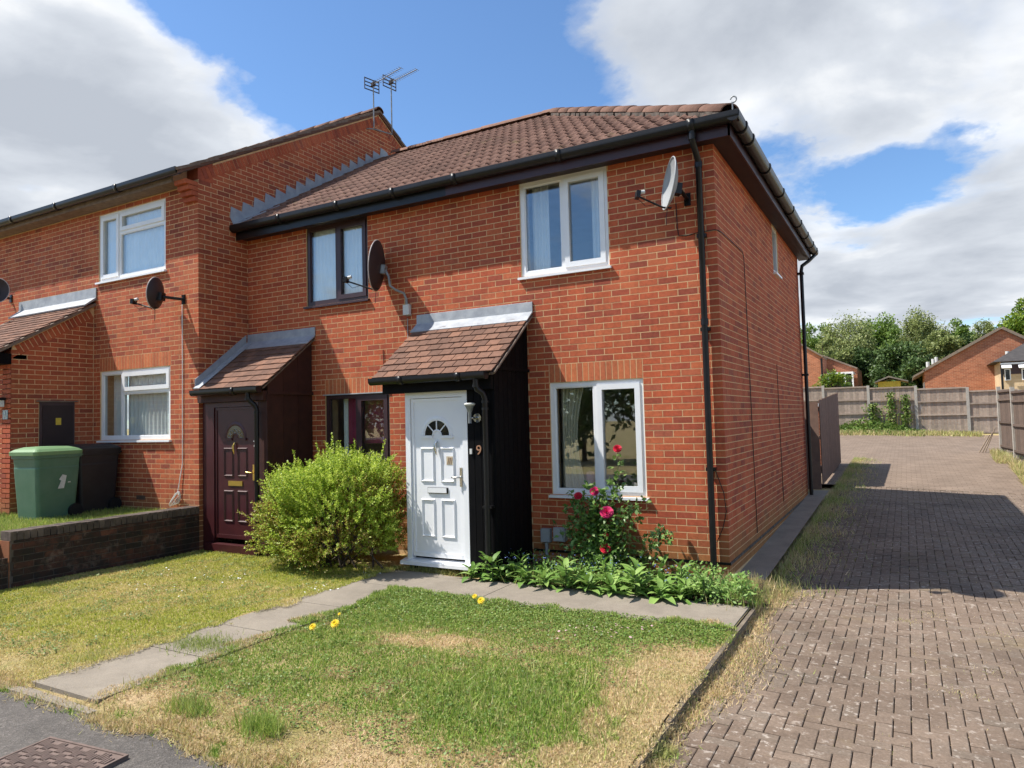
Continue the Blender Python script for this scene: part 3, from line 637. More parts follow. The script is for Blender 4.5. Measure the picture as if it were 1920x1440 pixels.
# things on the sill inside the ground floor window: a pink soft toy, small white picket rails
for i, x_ in enumerate((-1.72, -1.66, -1.60, -1.54, -1.48, -1.42, -1.2, -1.08)): MB().box(x_, x_+0.03, 0.12, 0.135, 0.70, 0.80+0.02*(i % 2)).build('ornament', 'wood_toy', w9l)
MB().box(-1.74, -1.37, 0.136, 0.145, 0.735, 0.765).build('ornament', 'wood_toy', w9l)
MB().lathe([(0.0, 0), (0.06, 0.02), (0.07, 0.08), (0.045, 0.13), (0.055, 0.17), (0.045, 0.21), (0.0, 0.23)], (-1.66, 0.2, 0.72), 12).build('soft_toy', 'bear_pink', w9l)
# narrow landing window in the gable side (faces +x)
sw = MB(); y0, y1, z0, z1 = WSD
for bb in ((y0, y0+.055, z0, z1), (y1-.055, y1, z0, z1), (y0+.055, y1-.055, z1-.055, z1), (y0+.055, y1-.055, z0, z0+.055)): sw.box(-0.075, -0.012, *bb)
sw = sw.build('window', 'upvc', h9); MB().box(-0.05, -0.04, y0+.055, y1-.055, z0+.055, z1-.055).build('pane', 'glass', sw); MB().box(-0.06, 0.05, y0-.03, y1+.03, z0-0.035, z0-0.003).build('sill', 'upvc', sw)

# eaves
EV = 0.21; GU = 0.292; GZ = 4.742
MB().prism([(0.0-EV-0.02, SOF-0.03), (-EV, SOF-0.03), (-EV, SOF+0.17), (-EV-0.02, SOF+0.17)], 'x', -3.4, EV+0.02).build('fascia', 'fascia_purple', h9)
MB().prism([(EV, SOF-0.03), (EV+0.02, SOF-0.03), (EV+0.02, SOF+0.17), (EV, SOF+0.17)], 'y', -EV-0.02, DEP+EV).build('fascia', 'fascia_purple', h9)
MB().prism([(-EV-0.021, SOF-0.035), (-EV, SOF-0.035), (-EV, SOF+0.17), (-EV-0.021, SOF+0.17)], 'x', XL+0.005, -3.4).build('fascia', 'black_plastic', h7)
m_ = MB(); m_.box(SPLIT, EV, -EV, -0.004, SOF, SOF+0.015); m_.box(0.004, EV, -0.004, DEP+EV, SOF, SOF+0.015); m_.build('soffit', 'soffit_brown', h9)
MB().box(XL+0.005, SPLIT, -EV, -0.004, SOF, SOF+0.015).build('soffit', 'soffit_brown', h7)
gutter(h9, 'x', -GU, GZ, SPLIT+0.002, GU+0.055, (-3.2, -1.72, -0.15), end=False)
gutter(h9, 'y', GU, GZ-0.004, -GU-0.055, DEP+GU, [0.05, 0.45, 1.55, 2.7, 3.7, 4.6, 5.5, 6.3, 6.9])
gutter(h7, 'x', -GU, GZ-0.002, XL+0.01, SPLIT, (-6.35, -5.2, -4.2))
dp = tube_part('downpipe', [(-0.15, -GU, GZ-0.09), (-0.15, -GU, 4.55), (-0.15, -0.26, 4.50), (-0.15, -0.10, 4.40), (-0.15, -0.065, 4.35), (-0.152, -0.065, 2.0), (-0.155, -0.065, -0.2)], 0.034, 'black_plastic', h9, 14)
for z in (4.575, 4.34, 2.60): MB().tube([(-0.151, -0.065 if z < 4.5 else -GU, z-0.035), (-0.151, -0.065 if z < 4.5 else -GU, z+0.035)], 0.041, 14).build('pipe_collar', 'black_plastic', dp)
for z in (3.55, 2.52, 1.0): MB().box(-0.20, -0.10, -0.07, 0.0, z-0.02, z+0.02).build('pipe_clip', 'black_plastic', dp)
dp = tube_part('downpipe', [(GU, DEP+0.18, GZ-0.05), (GU, DEP+0.16, 4.62), (0.20, DEP+0.02, 4.50), (0.09, DEP-0.08, 4.40), (0.075, DEP-0.1, 4.3), (0.075, DEP-0.1, -0.05)], 0.034, 'black_plastic', h9, 12)
for z in (4.25, 2.3): MB().box(0.0, 0.12, DEP-0.15, DEP-0.05, z-0.02, z+0.02).build('pipe_clip', 'black_plastic', dp)
# roof deck (under the tiles), hips, ridge
RY = 3.415; RX = -3.5; RZ = 7.0; EZ = 4.715; EY = -0.30; EX = 0.30
def rz_front(y): return EZ+(RZ-EZ)*(y-EY)/(RY-EY)
BK = DEP+0.30
m_ = MB(); m_.add([(SPLIT, EY, EZ), (EX, EY, EZ), (RX, RY, RZ), (SPLIT, RY, RZ), (EX, BK, EZ), (SPLIT, BK, EZ)], [(0, 1, 2, 3), (1, 4, 2), (4, 5, 3, 2)])
roof9 = m_.build('roof', 'tile_roof', h9)
m_ = MB(); m_.add([(XL, EY, EZ), (SPLIT, EY, EZ), (SPLIT, RY, RZ), (XL, RY, RZ), (SPLIT, BK, EZ), (XL, BK, EZ)], [(0, 1, 2, 3), (4, 5, 3, 2)])
roof7 = m_.build('roof', 'tile_roof', h7)
def roll_tile(wt=0.30, L=0.375, th=0.014):
    """double roll tile, local x across, y up the slope, z out; origin at the lower left corner"""
    prof = []
    for k in range(15):
        u = k/14; f = u*2 % 1.0; h = 0.030*max(0, math.sin(min(f/0.46, 1)*math.pi)) if f < 0.46 else 0.0
        prof.append((u*wt, h))
    vs = []; fs = []; n = len(prof)
    for (y, dz) in ((0, 0), (0, th), (L, -0.018+th)):
        for x, h in prof: vs.append((x, y, h+dz))
    for r in (0, 1):
        for k in range(n-1): fs.append((r*n+k, r*n+k+1, (r+1)*n+k+1, (r+1)*n+k))
    return MB().add(vs, fs, True)
sl_ = math.atan2(RZ-EZ, RY-EY); SLEN = math.hypot(RZ-EZ, RY-EY); rows = 13; gauge = SLEN/rows
tmesh = roll_tile(0.2985, gauge+0.035).mesh('roof_tile'); tmesh.materials.append(M['tile_roof'])
ncol = int((EX-XL)/0.30)+1
for r in range(rows):
    y = EY-0.02+(RY-EY)*r/rows; z = EZ+0.004+(RZ-EZ)*r/rows-0.012
    hipx = EX-(EX-RX)*(r+0.35)/rows
    for c_ in range(ncol):
        x = XL+c_*0.30
        if x+0.24 > hipx: continue
        o = inst('roof_tile', tmesh, (x, y, z+random.uniform(0, 0.004)), roof9 if x+0.15 > SPLIT else roof7, (sl_+random.uniform(-.006, .006), random.uniform(-.006, .006), random.uniform(-.004, .004)))
def cap_tile(r0, r1, L, n=9):
    vs = []; fs = []
    for (y, r, t) in ((0, r0, 0.0), (0, r0, 1), (L, r1, 1)):
        for k in range(n+1):
            a = math.pi*(0.04+0.92*k/n); rr = r-(0.016 if t == 0 else 0); vs.append((rr*math.cos(a), y, rr*math.sin(a)*0.85))
    for r in (0, 1):
        for k in range(n): fs.append((r*(n+1)+k, r*(n+1)+k+1, (r+2-1)*(n+1)+k+1, (r+1)*(n+1)+k))
    return MB().add(vs, fs, True)
def cap_run(house, p0, p1, n, mat, name, first_end=True):
    p0, p1 = np.array(p0, float), np.array(p1, float); d = (p1-p0)/n; L = np.linalg.norm(d); me = cap_tile(0.125, 0.115, L+0.02).mesh(name); me.materials.append(M[mat])
    q = Vector(d).to_track_quat('Y', 'Z').to_euler()
    for i in range(n): inst(name, me, p0+d*i+np.array([0, 0, random.uniform(-.004, .004)]), house, tuple(q))
cap_run(roof9, (EX-0.06, EY+0.06, EZ+0.035), (RX, RY, RZ+0.01), 12, 'tile_hip', 'hip_tile')
cap_run(roof9, (EX-0.06, BK-0.06, EZ+0.035), (RX, RY, RZ+0.01), 12, 'tile_hip', 'hip_tile')
cap_run(roof9, (SPLIT, RY, RZ), (RX+.05, RY, RZ), 1, 'tile_hip', 'ridge_tile'); cap_run(roof7, (XL+.3, RY, RZ), (SPLIT, RY, RZ), 8, 'tile_hip', 'ridge_tile')
mo = MB()
d_ = np.array([RX-EX, RY-EY, RZ-EZ]); d_ = d_/np.linalg.norm(d_); ax_ = np.cross(d_, [0, 0, 1]); ax_ /= np.linalg.norm(ax_); nz_ = np.cross(ax_, d_)
for i in range(40):
    c_ = np.array([EX-0.03, EY+0.03, EZ+0.0])+d_*(0.12+i*0.138); mo.obox(c_+nz_*0.005*random.uniform(-1, 1), d_, ax_, nz_, 0.075, 0.125+random.uniform(-.012, .02), 0.022)
mo.build('hip_bedding', 'mortar_old', roof9)
# hip iron at the foot of the hip
tube_part('hip_iron', [(EX-0.02, EY+0.02, EZ-0.0), (EX-0.02, EY+0.02, EZ+0.13)]+[(EX-0.02+0.030*math.sin(a)+0.012, EY+0.02, EZ+0.165-0.032*math.cos(a)) for a in np.linspace(-0.9, 4.6, 12)], 0.008, 'steel_grey', roof9, 8)

# ---- lean-to porches
def porch(house, x0, x1, rx0, rx1, side, tilemat, boardmat, fasc, yF=-0.85):
    """side: x of the boarded side wall that faces +x; rx0..rx1 the tiled width"""
    zt, zb, yE = 2.90, 2.135, -0.99; run = -yE; pitch = math.atan2(zt-zb, run)
    rf = MB().prism([(0.0, zt-0.05), (yE+0.02, zb-0.035), (yE+0.02, zb-0.012), (0.0, zt-0.02)], 'x', rx0+0.015, rx1-0.015).build('porch_roof', 'timber_grey', house)
    L = math.hypot(run, zt-zb); nrow = 9; g = L/nrow; tw = 0.165; me = MB().box(0.001, tw-0.002, 0, g+0.06, 0, 0.013).mesh('plain_tile'); half = MB().box(0.001, tw/2-0.002, 0, g+0.06, 0, 0.013).mesh('plain_tile')
    me.materials.append(M[tilemat]); half.materials.append(M[tilemat]); n = int(round((rx1-rx0)/tw)); tw2 = (rx1-rx0)/n
    for r in range(nrow):
        for k in range(-1 if r % 2 else 0, n):
            xx = rx0+k*tw2+(tw2/2 if r % 2 else 0); mm = me
            if r % 2 and k == -1: xx = rx0; mm = half
            if r % 2 and k == n-1: mm = half
            y = yE-0.02+run*r/nrow; z = zb+0.002+(zt-zb)*r/nrow
            inst('plain_tile', mm, (xx, y, z+random.uniform(0, .004)), rf, (pitch-0.10+random.uniform(-.012, .012), random.uniform(-.012, .012), random.uniform(-.012, .012)))
    return rf
def boards_front(house, x0, x1, y, z0, z1, mat, n, parent=None):
    bw = (x1-x0)/n; pw = MB().box(x0, x1, y+0.008, y+0.03, z0, z1).build('porch_wall', mat, house)
    for i in range(n): MB().box(x0+i*bw+0.003, x0+(i+1)*bw-0.003, y, y+0.008, z0, z1).build('board', mat, pw)
    return pw
def boards_side(house, x, y0, y1, z0, ztop, mat, n):
    bw = (y1-y0)/n; pw = MB().prism([(y0, z0), (y1, z0), (y1, ztop(y1)), (y0, ztop(y0))], 'x', x-0.05, x-0.01).build('porch_side', mat, house)
    for i in range(n):
        a, b = y0+i*bw+0.003, y0+(i+1)*bw-0.003; MB().prism([(a, z0), (b, z0), (b, ztop(b)), (a, ztop(a))], 'x', x-0.01, x).build('board', mat, pw)
    return pw
zts = lambda y: 2.86+0.773*y-0.015
# porch of number 9
porch(h9, -3.66, -2.37, -4.02, -2.29, -2.37, 'tile_porch', 'black_board', 'black_plastic')
boards_front(h9, -2.74, -2.374, -0.85, -0.2, 1.96, 'black_board', 4)
ps = boards_side(h9, -2.37, -0.85, -0.006, -0.2, zts, 'black_board', 8); MB().box(-2.37, -2.345, -0.87, -0.01, 2.17, 2.21).build('rail', 'black_board', ps); MB().box(-2.40, -2.352, -0.875, -0.80, -0.2, 2.17).build('corner_post', 'black_board', ps)
MB().box(-3.66, -3.62, -0.79, -0.004, -0.2, 2.1).build('porch_side', 'black_board', h9)
MB().box(-3.92, -2.36, -0.935, -0.80, 1.945, 2.10).build('porch_fascia', 'black_board', h9)
gutter(h9, 'x', -1.03, 2.135, -4.02, -2.36, (-3.55, -2.72), r=0.052)
dp = tube_part('downpipe', [(-2.50, -1.03, 2.10), (-2.50, -1.03, 1.99), (-2.49, -1.02, 1.945), (-2.45, -0.97, 1.90), (-2.44, -0.94, 1.84), (-2.44, -0.935, 1.0), (-2.44, -0.935, -0.18)], 0.033, 'black_plastic', h9)
for z in (1.98, 1.80, 1.72): MB().tube([(-2.50 if z > 1.9 else -2.44, -1.03 if z > 1.9 else -0.936, z-0.014), (-2.50 if z > 1.9 else -2.44, -1.03 if z > 1.9 else -0.936, z+0.014)], 0.040, 14).build('pipe_collar', 'black_plastic', dp)
MB().box(-2.50, -2.38, -0.95, -0.85, 0.60, 0.625).build('pipe_clip', 'black_plastic', dp)
fl = MB().prism([(-0.006, 3.05), (-0.020, 3.045), (-0.022, 2.925), (-0.175, 2.80), (-0.170, 2.788), (-0.006, 2.91)], 'x', -4.06, -2.28).build('lead_flashing', 'lead_pale', h9)
tube_part('verge_edge', [(-2.285, -0.98, 2.12), (-2.285, -0.5, 2.49), (-2.285, -0.02, 2.87)], 0.016, 'timber_grey', h9, 6)

def mould(mb, x0, x1, z0, z1, y, w_=0.022, d=0.014):
    """raised moulding frame with mitred sloping section"""
    for (a, b) in (((x0, z0), (x1, z0)), ((x1, z0), (x1, z1)), ((x1, z1), (x0, z1)), ((x0, z1), (x0, z0))):
        cx, cz = (x0+x1)/2, (z0+z1)/2
        def inn(p, k): return (p[0]+(k if p[0] < cx else -k), p[1]+(k if p[1] < cz else -k))
        o0, o1, i0, i1 = a, b, inn(a, w_), inn(b, w_); m0, m1 = inn(a, w_*.5), inn(b, w_*.5)
        mb.add([(o0[0], y, o0[1]), (o1[0], y, o1[1]), (m1[0], y-d, m1[1]), (m0[0], y-d, m0[1]), (i1[0], y, i1[1]), (i0[0], y, i0[1])], [(0, 1, 2, 3), (3, 2, 4, 5)])
def front_door(house, x0, x1, z0, z1, y, mat, metal, lead=False):
    """frame, leaf with four raised panels and a fan light"""
    fr = MB(); f = 0.07; fr.box(x0, x0+f, y, y+0.07, z0, z1); fr.box(x1-f, x1, y, y+0.07, z0, z1); fr.box(x0+f, x1-f, y, y+0.07, z1-f, z1); fr.build('door_frame', mat, house)
    X0, X1, Z0, Z1 = x0+f+0.006, x1-f-0.006, z0+0.065, z1-f-0.006; yl = y+0.028
    lf = MB().box(X0, X1, yl, yl+0.045, Z0, Z1); b = 0.035
    lf.box(X0, X0+b, yl-0.012, yl, Z0, Z1); lf.box(X1-b, X1, yl-0.012, yl, Z0, Z1); lf.box(X0+b, X1-b, yl-0.012, yl, Z1-b, Z1); lf.box(X0+b, X1-b, yl-0.016, yl, Z0, Z0+0.05)
    door = lf.build('door', mat, house); cx = (X0+X1)/2; pw = (X1-X0-2*b)
    pm_ = MB()
    H = Z1-Z0
    for (a, c) in ((0.47, 0.69), (0.125, 0.365)):
        for s in (-1, 1):
            xa = cx+s*0.045 if s > 0 else cx-0.045-0.20; mould(pm_, xa, xa+0.20, Z0+H*a, Z0+H*c, yl, 0.026, 0.016)
    pm_.build('panel_moulding', mat, door)
    # fan light: half ring, glass, spokes
    zc, R, r0 = Z0+H*0.765, 0.20, 0.065; ring = MB()
    for (ra, rb, dd) in ((R-0.03, R+0.03, 0.016), (r0-0.022, r0+0.01, 0.014)):
        n = 20
        for k in range(n):
            a0, a1 = math.pi*k/n, math.pi*(k+1)/n; rm = (ra+rb)/2
            def P(r, a, yy): return (cx+r*math.cos(a), yy, zc+r*math.sin(a))
            ring.add([P(ra, a0, yl-.001), P(ra, a1, yl-.001), P(rm, a1, yl-dd), P(rm, a0, yl-dd), P(rb, a1, yl-.001), P(rb, a0, yl-.001)], [(0, 1, 2, 3), (3, 2, 4, 5)], True)
    ring.box(cx-R-0.03, cx-r0, yl-0.020, yl, zc-0.035, zc-0.003); ring.box(cx+r0, cx+R+0.03, yl-0.020, yl, zc-0.035, zc-0.003); ring.build('fan_frame', mat, door)
    gl = MB(); n = 18; pts = [(cx+(R-.02)*math.cos(math.pi*k/n), zc+(R-.02)*math.sin(math.pi*k/n)) for k in range(n+1)]+[(cx-r0*math.cos(math.pi*k/n), zc+r0*math.sin(math.pi*k/n)) for k in range(n+1)]
    gl.prism(pts, 'y', yl-0.004, yl-0.0015); gl.build('fan_glass', 'dark_glass', door)
    spm = MB()
    if not lead:
        for a in (45, 90, 135):
            ca, sa = math.cos(math.radians(a)), math.sin(math.radians(a)); spm.obox((cx+ca*(R+r0)/2, yl-0.007, zc+sa*(R+r0)/2), (ca, 0, sa), (0, 1, 0), (-sa, 0, ca), (R-r0)/2, 0.004, 0.007)
        spm.build('glazing_bar', mat, door)
    else:
        for k in range(5):
            a = math.pi*(k+.5)/5; c_ = (cx+0.13*math.cos(a), yl-0.006, zc+0.10*math.sin(a)); spm.tube([(c_[0]+0.03*math.cos(t), c_[1], c_[2]+0.03*math.sin(t)) for t in np.linspace(0, 6.283, 9)], 0.003, 5)
        spm.build('leaded_light', 'lead_pale', door)
    lb = MB().box(cx-0.145, cx+0.145, yl-0.012, yl, Z0+H*0.40, Z0+H*0.437).build('letterbox', metal if lead else 'black_plastic', door)
    if not lead: MB().box(cx-0.137, cx+0.130, yl-0.020, yl-0.012, Z0+H*0.404, Z0+H*0.435).build('letter_flap', 'upvc', lb)
    hx = X1-0.028; hz = Z0+H*0.505; hd = MB().box(hx-0.016, hx+0.016, yl-0.026, yl-0.012, hz-0.11, hz+0.11).build('handle', metal, door)
    MB().tube([(hx, yl-0.02, hz), (hx, yl-0.06, hz), (hx-0.03, yl-0.066, hz), (hx-0.075, yl-0.066, hz-0.002), (hx-0.10, yl-0.062, hz+0.004)], [0.010, 0.010, 0.010, 0.012, 0.016], 10).build('lever', metal, hd)
    kz = Z0+H*0.695; kn = MB().tube([(cx, yl-0.015, kz+0.065), (cx, yl-0.03, kz+0.03)], 0.012, 10).build('knocker', metal, door)
    MB().tube([(cx, yl-0.034, kz+0.045), (cx-0.012, yl-0.034, kz+0.01), (cx-0.002, yl-0.036, kz-0.045), (cx+0.010, yl-0.034, kz-0.10)], [0.010, 0.019, 0.016, 0.005], 10).build('knocker_drop', metal, kn)
    return door, cx, yl, Z0, H
d9, cx9, yl9, Z9, H9 = front_door(h9, -3.64, -2.742, -0.085, 1.945, -0.85, 'door_white', 'chrome')
MB().prism([(-0.78, -0.05), (-0.925, -0.075), (-0.925, -0.115), (-0.78, -0.115)], 'x', -3.70, -2.72).build('threshold', 'door_white', h9)
st = MB().box(cx9+0.13, cx9+0.22, yl9-0.003, yl9-0.0005, 1.075, 1.175).build('door_sticker', 'sticker', d9)
tm = MB()
for k in range(3): tm.tube([(cx9+0.145+0.024*k, yl9-0.005, 1.085), (cx9+0.155+0.024*k, yl9-0.005, 1.125), (cx9+0.165+0.024*k, yl9-0.005, 1.162)], 0.003, 5)
tm.build('sticker_pattern', 'copper_number', d9)
text_part('9', 0.155, 'copper_number', h9, (-2.585, -0.858, 1.245))
MB().box(-2.705, -2.675, -0.870, -0.85, 1.205, 1.265).build('door_bell', 'white_plastic', h9)
lamp = MB(); lamp.tube([(-2.585, -0.85, 1.62), (-2.585, -0.88, 1.62)], 0.052, 18); lamp.tube([(-2.585, -0.875, 1.62), (-2.60, -0.93, 1.62), (-2.625, -0.955, 1.62)], 0.014, 8); lamp = lamp.build('wall_lamp', 'chrome', h9)
MB().lathe([(0.020, -0.06), (0.022, 0.06), (0.028, 0.075), (0.045, 0.125), (0.058, 0.145)], (-2.632, -0.96, 1.62), 16).build('lamp_body', 'steel_grey', lamp)
MB().lathe([(0.058, 0.145), (0.064, 0.150), (0.064, 0.166), (0.050, 0.172)], (-2.632, -0.96, 1.62), 16).build('lamp_top', 'lamp_glass', lamp)
# porch of number 7
porch(h7, -7.38, -6.03, XL+0.03, -5.965, -6.03, 'tile_porch', 'brown_board', 'black_plastic')
d7, cx7, yl7, Z7, H7 = front_door(h7, -7.20, -6.20, -0.07, 1.945, -0.87, 'maroon', 'brass', True)
MB().box(-7.25, -6.15, -0.95, -0.8, -0.2, -0.08).build('threshold', 'maroon', h7)
text_part('7', 0.12, 'white_plastic', h7, (-6.262, -0.878, 1.34))
boards_front(h7, -6.195, -6.034, -0.87, -0.2, 1.96, 'brown_board', 1); MB().box(-7.385, -7.205, -0.86, -0.80, -0.25, 1.96).build('door_side_panel', 'maroon', h7)
ps = boards_side(h7, -6.03, -0.85, -0.006, -0.2, zts, 'brown_board', 3); MB().box(-6.03, -6.0, -0.87, -0.01, 2.03, 2.075).build('rail', 'brown_board', ps); MB().box(-6.05, -6.008, -0.88, -0.79, -0.2, 2.03).build('corner_post', 'brown_board', ps)
MB().box(XL+0.012, -6.02, -0.94, -0.80, 1.95, 2.08).build('porch_fascia', 'brown_board', h7)
gutter(h7, 'x', -1.03, 2.13, XL+0.02, -6.0, (-6.5,), r=0.052)
dp = tube_part('downpipe', [(-6.22, -1.03, 2.09), (-6.22, -1.03, 1.99), (-6.20, -1.01, 1.94), (-6.16, -0.96, 1.88), (-6.15, -0.94, 1.82), (-6.15, -0.94, -0.18)], 0.033, 'black_plastic', h7)
for z in (1.97, 1.78): MB().tube([(-6.22 if z > 1.9 else -6.15, -1.03 if z > 1.9 else -0.94, z-0.014), (-6.22 if z > 1.9 else -6.15, -1.03 if z > 1.9 else -0.94, z+0.014)], 0.040, 14).build('pipe_collar', 'black_plastic', dp)
MB().prism([(-0.006, 3.05), (-0.020, 3.045), (-0.022, 2.925), (-0.175, 2.80), (-0.170, 2.788), (-0.006, 2.91)], 'x', XL+0.005, -5.95).build('lead_flashing', 'lead', h7)
# meter boxes, cables on number 9
for (xa, xb, za, zb_) in ((-2.22, -2.10, 0.10, 0.26), (-2.05, -1.90, 0.12, 0.28)):
    mb_ = MB().box(xa, xb, -0.075, -0.004, za, zb_).build('meter_box', 'meter_grey', h9); MB().box(xa+0.008, xb-0.008, -0.083, -0.075, za+0.008, zb_-0.008).build('lid', 'meter_grey', mb_)
MB().tube([(-2.16, -0.04, 0.10), (-2.16, -0.04, -0.18)], 0.022, 8).build('conduit', 'meter_grey', h9)
tube_part('cable', [(-0.43, -0.015, 3.97), (-0.425, -0.013, 3.70), (-0.415, -0.013, 3.60), (-0.33, -0.013, 3.585), (-0.2, -0.013, 3.60), (-0.02, -0.012, 3.605), (0.012, 0.01, 3.60), (0.014, 0.2, 3.62), (0.014, 1.34, 3.625), (0.014, 1.41, 3.55), (0.014, 1.44, 3.0), (0.014, 1.53, 0.09)], 0.005, 'black_plastic', h9, 6)
tube_part('cable', [(0.012, 3.68, 2.33), (0.012, 3.70, 1.6), (0.012, 3.76, 0.23)], 0.005, 'black_plastic', h9, 6)
tube_part('cable', [(-0.115, -0.04, 1.02), (-0.03, -0.02, 0.75), (-0.01, -0.02, 0.55), (-0.05, -0.02, 0.38), (-0.12, -0.03, 0.22)], 0.0045, 'black_plastic', h9, 6)
tube_part('cable', [(-4.22, -0.012, 3.02), (-4.22, -0.012, 2.6), (-4.23, -0.012, 2.25)], 0.006, 'meter_grey', h7, 6)
tube_part('cable', [(-4.66, -0.011, 2.62), (-4.65, -0.011, 2.4), (-4.66, -0.011, 2.26)], 0.005, 'black_plastic', h7, 6)

# ------------------------------------------------------------------ number 5: the higher terrace on the left
YF = -0.91; E5 = (-1.25, 5.36); A5 = (3.30, 7.93); B5 = (7.85, 5.36); X5 = -14.5
h5 = empty('terrace_house', (-9.5, YF, ZB)); tag(h5, 'taller stepped forward red brick house at far left with white windows and bare gable above', 'house')
W5U = (-9.94, -8.18, 4.05, 5.175); W5L = (-9.88, -8.07, 1.425, 2.55); arch5 = (W5L[0]-0.02, W5L[1]+0.02, 2.55, 2.775)
g5 = lambda y: E5[1]+(A5[1]-E5[1])*(y-E5[0])/(A5[0]-E5[0]) if y < A5[0] else A5[1]+(B5[1]-A5[1])*(y-A5[0])/(B5[0]-A5[0])
m_ = MB(); wall_mesh(m_, 'x', YF, X5, XL, ZB, 5.32, [W5U, W5L], 0.26); wall5 = m_.build('wall', 'mortar', h5)
m_ = MB(); m_.prism([(YF+0.26, ZB), (7.5, ZB), (7.5, g5(7.5)-.06), (A5[0], A5[1]-0.06), (YF+0.26, g5(YF+0.26)-0.06)], 'x', XL-0.26, XL); gab5 = m_.build('gable_wall', 'mortar', h5)
MB().prism([(YF, 5.32), (YF+0.26, 5.32), (YF+0.26, g5(YF+.26)-0.06), (YF, g5(YF)-0.06)], 'x', XL-0.26, XL).build('gable_foot', 'brick_red_b', h5)
m_ = MB(); m_.box(X5, XL-.26, YF+0.26, 7.2, 3.0, 3.2); m_.box(X5, XL-.26, 2.5, 2.6, ZB, 5.3); m_.box(X5, XL-.26, YF+.26, 7.2, 0.3, 0.5); m_.box(X5, XL-.26, 7.2, 7.5, ZB, 5.3); m_.box(X5, XL-.26, YF+.26, 7.2, 5.2, 5.3); m_.build('interior', 'room', h5)
f5 = [('x', YF, a, b, za, zb, wall5) for a, b, za, zb in brick_layout(-13.2, XL, -0.225, 5.25, [W5U, W5L, arch5], XL, 1)]
f5 = corner_front(f5, XL)
bd = 0.165
def keep5(a, b, za, zb):
    t = min(g5(a), g5(b))-0.06-bd-0.02; lo = -9 if b < 0.1 else rz_front(min(max((a+b)/2, EY), RY))-0.12
    return zb < t and zb > lo and b < 6.2
r5 = [('y', XL, a, b, za, zb, gab5) for a, b, za, zb in brick_layout(YF, 6.3, -0.225, 7.8, [], YF, 0, keep5) if a > YF+0.05 or za > 5.24]
lay(f5+r5, 'brick_red_b'); cut_bricks(gab5, 'y', XL, YF+0.002, 6.3, 4.9, 7.8, YF, 0, lambda y: g5(y)-0.06-bd-0.02, 'brick_red_b', lambda a, b, za, zb: b < 6.2); soldiers(wall5, arch5[0], arch5[1], 2.55, 2.775, YF)
# brick-on-edge band along the verge, verge tiles, ridge end
t5 = np.array([0, A5[0]-E5[0], A5[1]-E5[1]]); L5 = np.linalg.norm(t5); t5 = t5/L5; n5 = np.array([0, -t5[2], t5[1]]); vb = empty('verge_band', (XL, 0, 6), h5)
def verge_brick_mesh(t, n):
    return MB().obox((0, 0, 0), (1, 0, 0), t, n, 0.018, 0.0315, bd/2-0.004)
t5r = np.array([0, B5[0]-A5[0], B5[1]-A5[1]]); t5r = t5r/np.linalg.norm(t5r); n5r = np.array([0, -t5r[2], t5r[1]])
for (tt, nn, p0, nB, s0) in ((t5, n5, np.array([XL, E5[0], E5[1]]), int((L5-0.42)/0.073), 0.40), (t5r, n5r, np.array([XL, A5[0], A5[1]]), 36, 0.02)):
    me = verge_brick_mesh(tt, nn).mesh('verge_brick'); me.materials.append(M['brick_red_b'])
    for i in range(nB):
        c_ = p0+tt*(s0+0.036+i*0.073)-nn*(0.075+bd/2); inst('verge_brick', me, (c_[0]-0.012+random.uniform(-.001, .001), c_[1], c_[2]), vb)
m_ = MB()
for k in range(4): m_.box(XL-0.26, XL+0.0-0.0*k, YF-0.06-0.05*k, YF, 4.98+0.075*k+0.004, 5.05+0.075*k)
m_.build('corbel', 'brick_red_b', h5)
m_ = MB(); m_.prism([E5, A5, B5, (B5[0], B5[1]-0.05), (A5[0], A5[1]-0.055), (E5[0], E5[1]-0.05)], 'x', X5, XL+0.03); roof5 = m_.build('roof', 'tile_roof', h5)
for (tt, nn, p0) in ((t5, n5, np.array([XL+0.035, E5[0], E5[1]])), (t5r, n5r, np.array([XL+0.035, A5[0], A5[1]]))):
    n = 14; g = L5/n; me = MB().obox((0, 0, 0), (1, 0, 0), tt, nn, 0.09, g/2+0.02, 0.02).mesh('verge_tile'); me.materials.append(M['timber_grey'])
    for i in range(n):
        c_ = p0+tt*(g*(i+.5))+nn*0.012; o = inst('verge_tile', me, (c_[0]-0.075, c_[1], c_[2]), roof5, (-0.055 if tt[2] > 0 else 0.055, 0, 0))
cap_run(roof5, (XL+0.05, A5[0], A5[1]-0.01), (XL-6.0, A5[0], A5[1]-0.01), 14, 'tile_hip', 'ridge_tile')
MB().prism([(YF-0.25, 5.255), (YF-0.225, 5.255), (YF-0.225, 5.40), (YF-0.25, 5.40)], 'x', X5, XL-0.27).build('fascia', 'timber_grey', h5)
MB().box(X5, XL-0.27, YF-0.225, YF-0.004, 5.262, 5.275).build('soffit', 'timber_grey', h5)
gutter(h5, 'x', YF-0.315, 5.41, X5, XL-0.02, (-8.9, -10.6, -12.0), r=0.06)
w5u = window(h5, 'window', *W5U, YF, 'upvc', [(0, .30, 0, 1, True), (.30, 1, 0, .70, False), (.30, 1, .70, 1, True)])
curtain(w5u, -9.9, -8.22, 4.1, 5.15, YF+0.10, 'curtain', 0.010, 20)
w5l = window(h5, 'window', *W5L, YF, 'upvc', [(0, .30, 0, 1, False), (.30, 1, 0, .70, False), (.30, 1, .70, 1, True)])
curtain(w5l, -9.3, -8.12, 1.45, 2.5, YF+0.12, 'curtain', 0.012, 12); curtain(w5l, -9.82, -9.5, 1.45, 2.5, YF+0.19, 'curtain', 0.012, 4)
